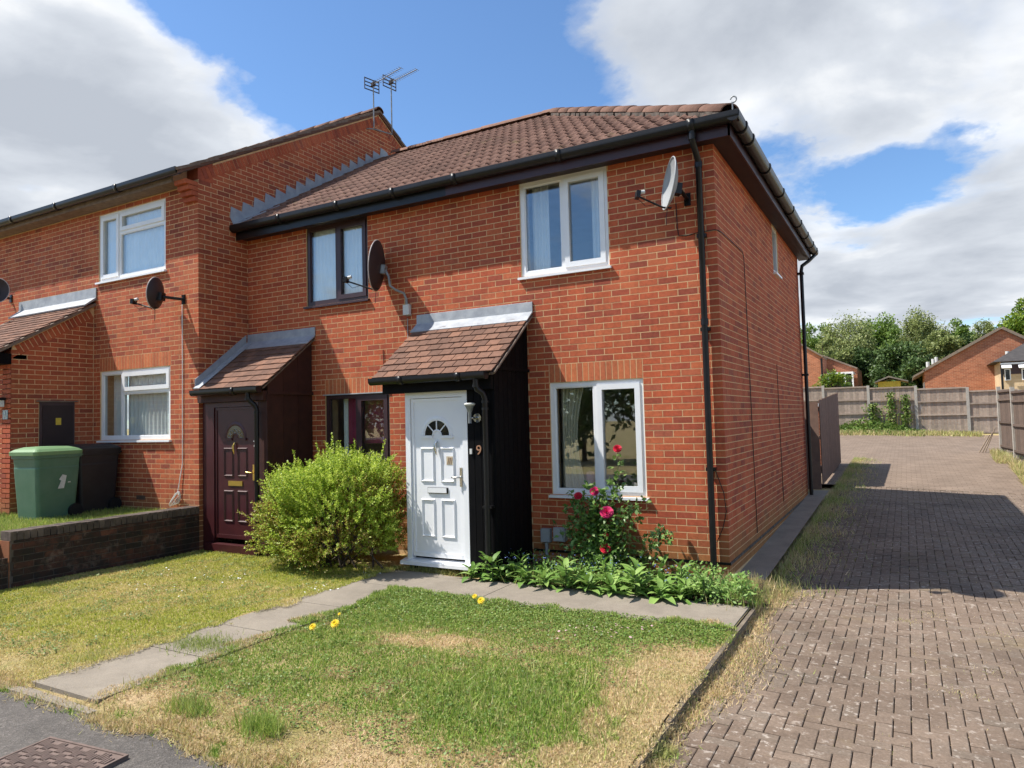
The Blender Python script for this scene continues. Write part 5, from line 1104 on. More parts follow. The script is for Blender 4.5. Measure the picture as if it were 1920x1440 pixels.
def nz_grid(x0, x1, y0, y1, s, seed):
    """smooth noise sampled on a grid, returned as an interpolating function"""
    nx, ny = int((x1-x0)*14)+2, int((y1-y0)*14)+2; gx = np.linspace(x0, x1, nx); gy = np.linspace(y0, y1, ny); A = np.array([[mnoise.fractal((a*s+seed, b*s, seed), 1.0, 2.0, 4)*0.5+0.5 for a in gx] for b in gy])
    def f(x, y):
        u = np.clip((x-x0)/(x1-x0)*(nx-1), 0, nx-1.001); v = np.clip((y-y0)/(y1-y0)*(ny-1), 0, ny-1.001); i = u.astype(int); j = v.astype(int); fu, fv = u-i, v-j
        return (A[j, i]*(1-fu)+A[j, i+1]*fu)*(1-fv)+(A[j+1, i]*(1-fu)+A[j+1, i+1]*fu)*fv
    return f
nzA = nz_grid(-7.5, 1.5, -5.5, 0.5, 1.1, 3.3); nzB = nz_grid(-7.5, 1.5, -5.5, 0.5, 3.2, 9.1); nzC = nz_grid(-7.5, 1.5, -5.5, 0.5, 6.5, 5.7)
def sstep(a, b, x): t = np.clip((x-a)/(b-a), 0, 1); return t*t*(3-2*t)
# right hand lawn
n = 150000; X = RNG.uniform(-3.28, 0.43, n); Y = RNG.uniform(-5.04, -1.5, n)
A, B = nzA(X, Y), nzB(X, Y)
C_ = nzC(X, Y); dry = 0.06+1.0*(A-0.45)+1.4*(B-0.5)+1.9*(C_-0.5)+0.85*G(X, Y, -1.75, -2.95, .42, .22)+0.95*sstep(-0.45, 0.2, X)*sstep(-1.9, -2.5, Y)+0.9*sstep(-4.25, -4.75, Y)+0.25*G(X, Y, -0.6, -2.9, .7, .35)-0.9*G(X, Y, -0.5, -3.85, .75, .5)-0.8*G(X, Y, -2.6, -2.2, 1.0, .5)-0.9*G(X, Y, -1.0, -1.85, 1.3, .35)-0.5*G(X, Y, -2.2, -4.2, .5, .3)
bare = np.clip(dry-0.85, 0, 1); keep = RNG.random(n) > bare*0.9
edge = (Y > -4.99+0.12*(B-0.5)) & (Y < -1.67+0.30*(B-.5)+0.2*(C_-.5)) & (X > -3.14-0.30*(B-.42)-0.2*(C_-.5))
dry = np.clip(dry, -.2, 1.2); dry = dry*0.45+0.55*sstep(0.22, 0.62, dry); keep &= edge; X, Y, dry, A, B, C_ = X[keep], Y[keep], dry[keep], A[keep], B[keep], C_[keep]
H = 0.008+0.018*B+0.026*(C_-.35)+0.020*G(X, Y, -0.45, -3.8, .8, .5)+0.006*G(X, Y, -2.6, -2.3, 1, .6)+0.014*RNG.random(len(X)); H *= 1-0.35*np.clip(dry, 0, 1)
H = np.clip(H, 0.012, 1); blades('lawn_grass', X, Y, lawn_z(X, Y)+np.where((Y > -1.76) | (X < -3.03), 0.018, -0.003), H, RNG.uniform(.005, .011, len(X)), np.clip(dry+RNG.normal(size=len(X))*0.33, 0, 1), lean=1.3, label='patchy green and straw lawn in front of the white door', cat='lawn')
# taller seeding stems
n = 220; X = RNG.normal(-0.6, 0.85, n); Y = RNG.normal(-3.4, 0.45, n); k = (X < 0.3) & (X > -2.9) & (Y > -4.9) & (Y < -1.9); X, Y = X[k], Y[k]
blades('seeding_grass', X, Y, lawn_z(X, Y), RNG.uniform(.08, .17, len(X)), RNG.uniform(.003, .006, len(X)), RNG.uniform(0.1, 0.7, len(X)), lean=0.6, label='taller seeding grass stems in the right hand lawn', cat='grass')
# left hand lawn
n = 150000; X = RNG.uniform(-7.4, -3.64, n); Y = RNG.uniform(-5.04, -0.82, n); A, B, C_ = nzA(X, Y), nzB(X, Y), nzC(X, Y)
dry = 0.22+1.1*(A-0.45)+1.2*(B-0.5)+1.6*(C_-.5)+0.9*sstep(-4.2, -4.75, Y)-0.5*G(X, Y, -4.8, -1.5, .9, .3)-0.5*G(X, Y, -4.2, -3.9, .6, .4)+0.35*G(X, Y, -6, -2.6, 1.2, .5)
keep = (RNG.random(n) > np.clip(dry-0.9, 0, 1)) & (X < -3.77+0.30*(B-.42)+.2*(C_-.5)) & (Y > -4.99+.12*(B-.5)) & (X > -7.37+0.03*B); X, Y, dry, B, C_ = X[keep], Y[keep], dry[keep], B[keep], C_[keep]
H = (0.012+0.018*B+0.016*(C_-.3)+0.012*RNG.random(len(X)))*(1-0.3*np.clip(dry, 0, 1))
H = np.clip(H, .01, 1); blades('lawn_grass', X, Y, lawn_z(X, Y)+np.where(X > -3.87, .018, -0.003), H, RNG.uniform(.005, .010, len(X)), np.clip(dry+RNG.normal(size=len(X))*0.3, 0, 1), lean=1.3, mat='grass_lime', label='short yellowing lawn with daisies in front of the maroon door', cat='lawn')
# grass in the broken path, verge beside the kerb and along the side wall
def clump(n, cx, cy, sx, sy, h0, h1, d0, d1, z):
    X = RNG.normal(cx, sx, n); Y = RNG.normal(cy, sy, n); return X, Y, z(X, Y), RNG.uniform(h0, h1, n), RNG.uniform(d0, d1, n)
parts = [clump(1300, -3.42, -3.87, .16, .10, .02, .06, .0, .4, lawn_z), clump(350, -3.9, -4.55, .08, .2, .02, .06, .2, .7, lawn_z), clump(350, -3.0, -4.6, .06, .2, .02, .06, .2, .8, lawn_z), clump(420, -2.30, -4.80, .10, .05, .04, .10, .0, .3, lawn_z), clump(500, -1.68, -4.80, .09, .05, .05, .13, .0, .2, lawn_z), clump(700, -3.25, -0.86, .3, .05, .03, .09, .1, .7, lawn_z)]
X, Y, Z, H, Dr = [np.concatenate(c) for c in zip(*parts)]; blades('path_grass', X, Y, Z+0.012, H, RNG.uniform(.004, .007, len(X)), Dr, lean=0.9, label='tufts of grass growing in the gaps of the garden path', cat='grass')
n = 30000; Y = RNG.uniform(-5.0, 0.15, n); X = 0.40+np.abs(RNG.normal(0, 0.115, n))*(1+0.45*np.sin(Y*2.3+.6)); B = nzB(X, Y)
keep = (RNG.random(n) < 0.2+1.4*(B-0.25)); X, Y, B = X[keep], Y[keep], B[keep]; Dr = np.clip(0.95-0.9*(RNG.random(len(X)) < 0.10)-0.6*G(X, Y, .5, -3.9, .15, .12), 0, 1)
blades('verge_grass', X, Y, zd(X, Y)+0.012+0.05*np.clip((0.45-X)/.05, 0, 1), RNG.uniform(.012, .045, len(X)), RNG.uniform(.004, .008, len(X)), Dr, lean=1.45, label='straw dry grass strip between the kerb and the block paving', cat='grass')
n = 15000; Y = RNG.uniform(0.0, 15, n)**1.0; X = 0.33+np.abs(RNG.normal(0.0, 0.26, n)); keep = RNG.random(n) < 0.75-0.45*np.sin(Y*1.9)**2*(X > 0.5); X, Y = X[keep], Y[keep]
blades('side_verge', X, Y, zd(X, Y)+0.010, RNG.uniform(.03, .10, len(X)), RNG.uniform(.005, .011, len(X)), np.clip(RNG.normal(0.5, 0.3, len(X))-0.2*np.sin(Y*3.1), 0, 1), lean=1.1, label='weedy grass along the foot of the side wall and brown fence', cat='grass')
parts = [clump(900, 0.20, -0.55, .14, .22, .05, .16, .1, .8, lambda x, y: -0.2+0*x), clump(600, 0.05, -0.12, .2, .08, .05, .16, .5, 1.0, lambda x, y: -0.2+0*x), clump(300, 0.42, -0.05, .12, .2, .05, .18, .4, 1.0, lambda x, y: zd(x, y)), clump(700, -1.55, -0.75, .35, .12, .06, .16, .0, .4, lambda x, y: -0.18+0*x), clump(900, 0.22, -0.80, .10, .08, .03, .08, .0, .2, lambda x, y: -0.19+0*x)]
X, Y, Z, H, Dr = [np.concatenate(c) for c in zip(*parts)]; blades('corner_grass', X, Y, Z, H, RNG.uniform(.004, .008, len(X)), Dr, lean=0.6, label='long dry and green grass at the house corner by the downpipe', cat='grass')
n = 26000; X = RNG.uniform(-10.6, -7.63, n); Y = RNG.uniform(-3.9, -0.95, n); blades('raised_lawn_grass', X, Y, 0.335+0.02*np.sin(X*2)*np.cos(Y*2)-0.55*np.clip((-3.35-Y)/1.5, 0, 1)-0.003, RNG.uniform(.03, .08, n), RNG.uniform(.005, .010, n), np.clip(RNG.normal(0.12, 0.15, n), 0, 1), lean=0.7, label='bright green grass behind the stained garden wall', cat='lawn')
# weeds and dead grass caught in the paving joints
X, Y = [], []
for (d, q, p) in random.sample(scored[:1500], 420):
    for _ in range(random.randint(2, 7)):
        if random.random() < .5: X.append(random.choice(q[:2])+random.gauss(0, .003)); Y.append(random.uniform(q[2], q[3]))
        else: Y.append(random.choice(q[2:])+random.gauss(0, .003)); X.append(random.uniform(q[0], q[1]))
for (a, b, s) in ((1745, 1150, .10), (1850, 1255, .12), (1800, 1300, .08), (1700, 1165, .06), (1880, 1185, .10)):
    c = onz(a, b, -0.33); X += list(RNG.normal(c[0], s, 260)); Y += list(RNG.normal(c[1], s*.8, 260))
X, Y = np.array(X), np.array(Y); blades('joint_weeds', X, Y, zd(X, Y)+.006, RNG.uniform(.006, .022, len(X)), RNG.uniform(.003, .006, len(X)), np.clip(RNG.normal(.75, .3, len(X)), 0, 1), lean=1.4, label='scraps of dry grass in the joints of the block paving', cat='grass')
# daisies, clover
def heads(name, pts, r, mat, label, cat, h=0.03):
    V = []; Q = []; m_ = MB()
    for (x, y) in pts:
        z = float(lawn_z(x, y))+h*random.uniform(.7, 1.2); rr = r*random.uniform(.7, 1.1); m_.add([(x+rr*math.cos(t), y+rr*math.sin(t), z+rr*.35*math.cos(t+x*9)) for t in np.linspace(0, 2*math.pi, 7)[:-1]]+[(x, y, z+rr*.5)], [(k, (k+1) % 6, 6) for k in range(6)], True)
    o = m_.build(name, mat); tag(o, label, cat, kind='stuff')
dz = [onz(a+random.gauss(0, 14), b+random.gauss(0, 5), -0.17)[:2] for a, b in ((600, 1095), (620, 1105), (580, 1100), (680, 1075), (705, 1075), (450, 1085), (380, 1075), (300, 1070), (330, 1100), (415, 1080), (235, 1095)) for _ in range(5)]
heads('daisies', dz, 0.011, 'petal_white', 'white daisies scattered over the left hand lawn', 'daisies')
cz_ = [onz(a+random.gauss(0, 25), b+random.gauss(0, 8), -0.17)[:2] for a, b in ((1130, 1180), (1160, 1190), (1060, 1180), (1180, 1175)) for _ in range(7)]
heads('clover_flowers', cz_, 0.013, 'petal_clover', 'pale pink clover heads at the back of the right hand lawn', 'clover')
# dandelions
for i, (a, b, s, lab) in enumerate(((586, 1174, .85, 'smaller left dandelion of the pair at the path edge'), (628, 1168, 1.1, 'larger right dandelion of the pair at the path edge'), (890, 1117, .7, 'smaller dandelion of the pair near the concrete strip'), (902, 1125, 1.0, 'wide open dandelion of the pair near the concrete strip'), (636, 1150, .4, 'tiny yellow dandelion bud beside the garden path'))):
    p = onz(a, b, -0.11); r = empty('dandelion', (p[0], p[1], -0.2)); tag(r, lab, 'dandelion'); MB().tube([(p[0], p[1], -0.21), (p[0]+.004, p[1], -0.115)], 0.003, 5).build('stalk', 'stem_green', r)
    fl_ = MB()
    for ring, (R, e) in enumerate(((1.0, .02), (.78, .30), (.5, .7))):
        for k in range(14):
            t = 2*math.pi*(k+.5*ring)/14; Ez = nrm([.2, -.75, .65]); Ex = nrm(np.cross(Ez, [0, 0, 1])); Ey = np.cross(Ez, Ex); o = Ex*math.cos(t)+Ey*math.sin(t); sd = -Ex*math.sin(t)+Ey*math.cos(t); L = .040*s*R; tipv = o*L*math.cos(e)+Ez*L*math.sin(e); c = np.array([p[0], p[1], -0.115])
            fl_.add([c, c+tipv*.6+sd*.008*s, c+tipv, c+tipv*.6-sd*.008*s], [(0, 1, 2, 3)])
    fl_.build('flower_head', 'petal_yellow', r)
# ragged dry edge where the lawn meets the tarmac, and along the path
n = 26000; X = RNG.uniform(-7.3, 0.42, n); e_ = np.array([mnoise.fractal((a*2.2, 1.7, 0.3), 1.0, 2.0, 4) for a in np.linspace(-7.4, 0.5, 800)]); ed = np.interp(X, np.linspace(-7.4, 0.5, 800), e_); Y = -5.02+0.10*ed+RNG.normal(0, 0.045, n); k = (X < -3.95) | (X > -2.9) | (RNG.random(n) < .25); X, Y = X[k], Y[k]; n = len(X)
blades('edge_grass', X, Y, np.where(Y < -5.0, -0.25, lawn_z(X, Y))+0.002, RNG.uniform(.015, .05, n), RNG.uniform(.004, .009, n), np.clip(RNG.normal(.85, .25, n)-0.9*(nzB(X, np.clip(Y, -5.4, 0)) > .62), 0, 1), lean=1.4, label='ragged dry grass along the edge of the tarmac', cat='grass')
n = 900; X = RNG.normal(-0.45, 0.6, n); Y = RNG.normal(-3.75, 0.36, n); k = (X < 0.25) & (Y > -4.7); X, Y = X[k], Y[k]; n = len(X)
blades('long_grass', X, Y, lawn_z(X, Y), RNG.uniform(.04, .11, n), RNG.uniform(.005, .010, n), np.clip(RNG.normal(.22, .25, n), 0, 1), lean=1.1, label='clump of longer pale green grass near the front of the lawn', cat='grass')
# clover and small lawn weeds, leaf by leaf
n = 60000; X = RNG.uniform(-3.1, 0.36, n); Y = RNG.uniform(-4.7, -1.66, n); wgt = np.clip(0.9*sstep(-3.0, -1.9, Y)+0.35*(nzC(X, Y) > 0.52)+0.5*(nzB(X, Y)-0.45)-0.9*sstep(-.3, .25, X)*sstep(-1.9, -2.5, Y)-0.8*G(X, Y, -1.75, -2.95, .45, .25), 0, 1)
k = RNG.random(n) < wgt; X, Y = X[k], Y[k]; n = len(X); d_ = rdir(n); d_[:, 2] = np.abs(d_[:, 2])*.25; o = leaf_cloud('clover', np.stack([X, Y, lawn_z(X, Y)+RNG.uniform(.008, .032, n)], 1), d_, rdir(n)*.45+np.array([-.2, -.2, 1]), RNG.uniform(.012, .024, n), RNG.uniform(.011, .020, n), 'weed_leaf', None, 'stuff'); tag(o, 'clover and small weeds spreading through the right hand lawn', 'clover')
n = 26000; X = RNG.uniform(-7.3, -3.9, n); Y = RNG.uniform(-4.7, -0.95, n); k = nzC(X, Y)+0.5*nzB(X, Y) > 0.80; X, Y = X[k], Y[k]; n = len(X); d_ = rdir(n); d_[:, 2] = np.abs(d_[:, 2])*.25
o = leaf_cloud('lawn_weeds', np.stack([X, Y, lawn_z(X, Y)+RNG.uniform(.005, .022, n)], 1), d_, rdir(n)*.45+np.array([-.2, -.2, 1]), RNG.uniform(.014, .030, n), RNG.uniform(.010, .020, n), 'weed_leaf', None, 'stuff'); tag(o, 'flat green weeds dotted through the left hand lawn', 'weeds')
# low weeds filling the bed between the plants, and the green patch by the kerb
n = 5200; X = np.concatenate([RNG.uniform(-2.5, 0.1, 3600), RNG.normal(0.14, .15, 1600)]); Y = np.concatenate([RNG.uniform(-1.0, -0.25, 3600), RNG.normal(-0.72, .17, 1600)]); k = (X < .39) & (Y > -1.08); X, Y = X[k], Y[k]; n = len(X)
o = leaf_cloud('bed_weeds', np.stack([X, Y, -0.18+RNG.random(n)**1.5*(0.10+.14*(nzB(X, Y) > .5))], 1), rdir(n)+np.array([0, -.3, .5]), rdir(n)*.6+np.array([-.2, -.4, .9]), RNG.uniform(.025, .06, n), RNG.uniform(.014, .03, n), 'broad_leaf', None, 'stuff'); tag(o, 'small bright green weeds filling the flower bed', 'weeds')
n = 240; X = RNG.uniform(-2.5, -0.2, n); Y = RNG.uniform(-0.95, -0.4, n); pm('petal_blue', (0.20, 0.28, 0.62), None, 30, 0.6, 0.3); o = leaf_cloud('blue_flowers', np.stack([X, Y, RNG.uniform(-.05, .10, n)], 1), rdir(n), rdir(n)+np.array([0, -.6, .6]), RNG.uniform(.010, .016, n), RNG.uniform(.010, .016, n), 'petal_blue', None, 'stuff'); tag(o, 'tiny blue flowers among the leaves of the bed', 'flowers')

# ------------------------------------------------------------------ fences, neighbours and trees behind
def ony(x, y, Y):
    d = FW+RT*(x-960)/F_PX-UP*(y-720)/F_PX; t = (Y-CAM[1])/d[1]; return CAM+t*d
def gnd(x, y): return float(zd(x, y))
# back fence across the end of the drive
bf = empty('back_fence', (2, 27, 0.6)); tag(bf, 'grey weathered board fence with concrete posts across the end of the drive', 'fence')
posts = [(-3.36, 2.80), (-1.55, 2.74), (0.27, 2.66), (2.08, 2.58), (3.94, 2.43), (5.70, 2.25), (7.5, 2.1)]
for x, zt in posts: MB().box(x-0.055, x+0.055, 26.93, 27.05, gnd(x, 27)-0.1, zt+0.02).build('post', 'concrete_post', bf)
for (xa, za), (xb, zb) in zip(posts, posts[1:]):
    z0 = gnd(xa, 27)+0.04; zt = (za+zb)/2-0.04; nb = 15; bw = (xb-xa-0.11)/nb
    for k in range(nb): MB().box(xa+0.055+k*bw+0.002, xa+0.055+(k+1)*bw-0.002, 26.99-0.004*(k % 2), 27.012, z0, zt+random.uniform(-.006, .006)).build('board', 'fence_grey', bf)
    for f in (0.04, 0.40, 0.70, 0.985): zr = z0+(zt-z0)*f; MB().box(xa+0.055, xb-0.055, 26.935, 26.985, zr-0.03, zr+0.03).build('rail', 'fence_grey', bf)
# fence on the right, stepping towards the camera
rf_ = empty('side_fence', (4.3, 16, 0.3)); tag(rf_, 'dark board fence with pale concrete posts at the right edge', 'fence')
P0 = np.array([4.19, 18.3]); dR = nrm([0.075, -1.0, 0])[:2]; nR = np.array([dR[1], -dR[0]])
for k in range(6):
    p = P0+dR*1.86*k; g = gnd(*p)+0.12; MB().obox((p[0], p[1], g+0.93), (dR[0], dR[1], 0), (nR[0], nR[1], 0), (0, 0, 1), 0.05, 0.05, 0.99).build('post', 'concrete_post', rf_)
    if k == 5: break
    q = P0+dR*1.86*(k+1); g2 = gnd(*q)+0.12; nb = 15
    for b in range(nb):
        c = p+dR*(0.05+(1.76)*(b+.5)/nb); gg = (g+g2)/2
        MB().obox((c[0]-nR[0]*0.01, c[1]-nR[1]*.01, gg+0.93), (dR[0], dR[1], 0), (nR[0], nR[1], 0), (0, 0, 1), 0.056, 0.008, 0.87).build('board', 'fence_dark', rf_)
    for zz in (0.16, 0.88, 1.55, 1.80): c = (p+q)/2; MB().obox((c[0]+nR[0]*0.025, c[1]+nR[1]*.025, (g+g2)/2+zz), (dR[0], dR[1], 0), (nR[0], nR[1], 0), (0, 0, 1), 0.88, 0.022, 0.03).build('rail', 'fence_dark', rf_)
for i, (dx, h) in enumerate(((0.0, 0.75), (0.08, 0.62), (0.17, 0.55))):
    b = P0+np.array([-0.42-dx, 0.2-0.1*i]); r = MB().tube([(b[0], b[1], gnd(*b)), (b[0]+0.3, b[1]+0.05, gnd(*b)+h)], 0.018, 6).build('wooden_stake', 'wood_stake', origin=(b[0], b[1], gnd(*b)))
    tag(r, ('longest', 'middle', 'shortest')[i]+' of three wooden stakes leaning on the right hand fence', 'stake')
# brown fence running back from the house
lf_ = empty('boundary_fence', (0.1, 10, 0)); tag(lf_, 'tall brown close boarded fence behind the rear downpipe', 'fence'); n = 47
for k in range(n):
    t = k/n; y = 8.5+4.75*t; x = 0.10; zt = 1.83+0.26*t-0.05*math.sin(t*3.1)*0; MB().box(x-0.008-0.004*(k % 2), x+0.010, y, y+4.75/n-0.003, gnd(x, y)+0.06, zt+random.uniform(-.012, .012)).build('board', 'fence_brown', lf_)
for zz in (0.35, 1.0, 1.6): MB().box(0.03, 0.085, 8.5, 13.2, zz, zz+0.07).build('rail', 'fence_brown', lf_)
MB().box(-1.6, 0.08, 8.47, 8.52, -0.05, 1.80).build('return_boards', 'fence_brown', lf_)
gt = empty('garden_gate', (-0.3, 7.7, -0.05)); tag(gt, 'black boarded gate between the house and the brown fence', 'gate')
for k in range(12): MB().box(-0.30, -0.28, 6.9+k*0.13, 6.9+k*0.13+0.126, -0.05, 1.62).build('board', 'black_board', gt)
MB().box(-0.28, -0.25, 6.9, 8.46, 0.2, 0.3).build('brace', 'black_board', gt); MB().box(-0.28, -0.25, 6.9, 8.46, 1.35, 1.45).build('brace', 'black_board', gt)

# far brick: courses too fine to build, carried by the material
def brick_tex(name, c1, c2, mo):
    m, t, b, pos, g = base_mat(name, 0.9, 0.2); sp = t.new('ShaderNodeSeparateXYZ'); t.link(pos, sp.inputs[0]); cb = t.new('ShaderNodeCombineXYZ'); t.link(t.math('ADD', sp.outputs[0], sp.outputs[1]), cb.inputs[0]); t.link(sp.outputs[2], cb.inputs[1])
    bt = t.new('ShaderNodeTexBrick'); bt.inputs['Scale'].default_value = 1.0; bt.inputs['Brick Width'].default_value = 0.225; bt.inputs['Row Height'].default_value = 0.075; bt.inputs['Mortar Size'].default_value = 0.006; bt.inputs['Color1'].default_value = (*c1, 1); bt.inputs['Color2'].default_value = (*c2, 1); bt.inputs['Mortar'].default_value = (*mo, 1); t.link(cb.outputs[0], bt.inputs['Vector'])
    c = t.mix(1.0, bt.outputs[0], t.ramp(t.noise(pos, 0.8, 6, 0.7), [(0.3, 0.8), (0.7, 1.2)]), 'MULTIPLY'); t.link(c, b.inputs['Base Color'])
brick_tex('far_red', (0.29, 0.10, 0.055), (0.42, 0.155, 0.082), (0.46, 0.29, 0.18)); brick_tex('far_buff', (0.50, 0.36, 0.21), (0.60, 0.45, 0.28), (0.55, 0.45, 0.32))
def gable_house(name, label, pts, Y, depth, mat, roofmat, verge=0.12, base=0.3):
    """pts: pixels of the roofline left to right in the plane y=Y"""
    P = [ony(a, b, Y) for a, b in pts]; root = empty(name, (P[0][0], Y, base)); tag(root, label, 'house')
    poly = [(P[0][0], base)]+[(p[0], p[2]) for p in P]+[(P[-1][0], base)]
    wl = MB().prism(poly, 'y', Y, Y+depth).build('wall', mat, root); rm = MB()
    for a, b in zip(P, P[1:]):
        n = nrm([-(b[2]-a[2]), 0, b[0]-a[0]]); ex = nrm([b[0]-a[0], 0, b[2]-a[2]])*0.0
        rm.prism([(a[0], a[2]+.005), (b[0], b[2]+.005), (b[0]+n[0]*verge, b[2]+n[2]*verge), (a[0]+n[0]*verge, a[2]+n[2]*verge)], 'y', Y-0.15, Y+depth)
    return root, wl, P, rm.build('roof', roofmat, root)
def flat_window(root, pa, pb, Y, off=0.06, nv=1):
    a, b = ony(*pa, Y-off), ony(*pb, Y-off); x0, x1 = sorted((a[0], b[0])); z0, z1 = sorted((a[2], b[2])); y = Y-off; f = min(0.07, (x1-x0)*.16)
    m_ = MB(); m_.box(x0, x0+f, y, Y+.02, z0, z1); m_.box(x1-f, x1, y, Y+.02, z0, z1); m_.box(x0+f, x1-f, y, Y+.02, z0, z0+f); m_.box(x0+f, x1-f, y, Y+.02, z1-f, z1)
    for k in range(1, nv): zz = z0+(z1-z0)*k/nv; m_.box(x0+f, x1-f, y+.004, Y+.02, zz-f/2, zz+f/2)
    wn = m_.build('window', 'upvc', root); MB().box(x0+f, x1-f, y+0.03, Y+0.01, z0+f, z1-f).build('pane', 'dark_glass', wn); return wn
hb, wl, P, rf2 = gable_house('brick_house', 'big red brick gable with a long low roof beyond the back fence', [(1733, 697), (1877, 617), (1990, 668)], 37.0, 9.0, 'far_red', 'roof_far', 0.14)
for a in (1740, 1750, 1756): p = ony(a, 690-(a-1740)*0.55, 39); MB().tube([(p[0], 39, p[2]-0.7), (p[0], 39, p[2]+0.35)], 0.09, 10).build('flue_pipe', 'white_plastic', rf2)
MB().prism([(P[0][0]-0.55, P[0][2]-0.30), (P[0][0]+.02, P[0][2]+0.01), (P[0][0]+.02, P[0][2]+0.12), (P[0][0]-0.55, P[0][2]-0.20)], 'y', 36.85, 46).build('eave', 'roof_far', rf2)
for k in range(3): MB().box(P[0][0]-0.03, P[0][0]-0.005, 37.5+k*1.1, 38.4+k*1.1, 1.9, 3.1).build('window', 'upvc', hb)
hc, wl, P, rf3 = gable_house('buff_house', 'buff brick house with dark tiled roof and white windows at the right edge', [(1876, 676), (1990, 676)], 34.0, 6.0, 'far_buff', 'roof_dark', 0.02)
a = ony(1861, 679, 33.8); b = ony(1990, 679, 33.8); c = ony(1925, 645, 37.0); zr = a[2]+1.45; rr_ = MB().add([(a[0], 33.7, a[2]), (b[0]+2, 33.7, a[2]), (b[0]+2, 36.9, zr), (a[0]+2.3, 36.9, zr), (a[0], 40.1, a[2]), (b[0]+2, 40.1, a[2])], [(0, 1, 2, 3), (0, 3, 4), (3, 2, 5, 4), (0, 4, 5, 1)]).build('roof_slope', 'roof_dark', hc)
MB().box(a[0]+.3, b[0], 33.72, 33.78, a[2]-0.15, a[2]-0.07).build('fascia', 'meter_grey', hc); MB().box(a[0]+.35, b[0], 33.98, 34.0, a[2]-0.62, a[2]-0.02).build('dark_band', 'brown_frame', hc)  # thin fascia, and a dark band across the wall below it
MB().tube([(a[0]+0.35, 33.8, a[2]-0.1), (a[0]+0.35, 33.8, 0.5)], 0.05, 8).build('downpipe', 'black_plastic', hc)
flat_window(hc, (1883, 692), (1896, 713), 34.0); flat_window(hc, (1915, 691), (1930, 712), 34.0); flat_window(hb, (1866, 690), (1875, 711), 37.0, 0.08, 2)
for pa in ((1878, 690), (1910, 689)):
    p = ony(*pa, 33.6); MB().obox((p[0]+.2, 33.6, p[2]+0.05), (1, 0, 0), (0, .7, .7), (0, -.7, .7), 0.20, 0.10, 0.02).build('open_sash', 'upvc', hc)
p = ony(1889, 668, 35.2); MB().tube([(p[0], 35.2, p[2]-.6), (p[0], 35.2, p[2]+.25)], 0.09, 10).build('flue_pipe', 'white_plastic', rf3)
ha, wl, P, _ = gable_house('red_house', 'red brick house end just right of the side wall, beyond the fence', [(1440, 612), (1507, 650), (1542, 670)], 42.0, 7.0, 'far_red', 'roof_far', 0.10)
p = ony(1540, 672, 41.9); MB().tube([(p[0], 41.9, p[2]), (p[0], 41.9, 0.8)], 0.06, 8).build('downpipe', 'black_plastic', ha)
hd, wl, P, _ = gable_house('low_red_house', 'lower red brick gable with a white conservatory, partly in shade', [(1541, 668), (1607, 692)], 45.0, 7.0, 'far_red', 'roof_far', 0.10)
a = ony(1550, 699, 42.6); b = ony(1600, 702, 42.6); m_ = MB(); m_.box(a[0], b[0], 42.6, 44.9, a[2]-0.12, a[2]); m_.box(b[0]-.1, b[0], 42.6, 42.7, 0.8, a[2]-.12); m_.box(b[0]-.55, b[0]-.45, 42.6, 42.7, 0.8, a[2]-.12); m_.box(a[0], a[0]+.1, 42.6, 42.7, .8, a[2]-.12); cv = m_.build('conservatory', 'upvc', hd); MB().box(a[0]+.1, b[0]-.1, 42.65, 42.68, .8, a[2]-.12).build('glazing', 'dark_glass', cv)
# yellow shed
a, b = ony(1646, 716, 33.0), ony(1689, 731, 33.0); r = empty('garden_shed', (a[0], 33, 0.8)); tag(r, 'yellow painted shed peeping over the back fence', 'shed'); MB().box(a[0], b[0], 33.0, 35.0, 0.8, a[2]).build('wall', 'shed_yellow', r)
cx_ = (a[0]+b[0])/2; MB().prism([(a[0]-.15, a[2]), (cx_, a[2]+0.28), (b[0]+.35, a[2]), (b[0]+.35, a[2]-0.06), (cx_, a[2]+0.20), (a[0]-.15, a[2]-0.06)], 'y', 32.8, 35.2).build('roof', 'felt_roof', r)
# low brick store with white edge and shed roofs left of the fence
a, b = ony(1500, 757, 11.0), ony(1536, 757, 11.0); r = empty('brick_store', (a[0], 11, 0.3)); tag(r, 'low brick garden store with a white roof edge behind the rear downpipe', 'store'); MB().box(a[0]-1, b[0], 11.0, 13, 0.2, a[2]-0.08).build('wall', 'far_red', r); MB().box(a[0]-1.05, b[0]+.03, 10.95, 13, a[2]-0.08, a[2]+0.0).build('roof_edge', 'upvc', r)

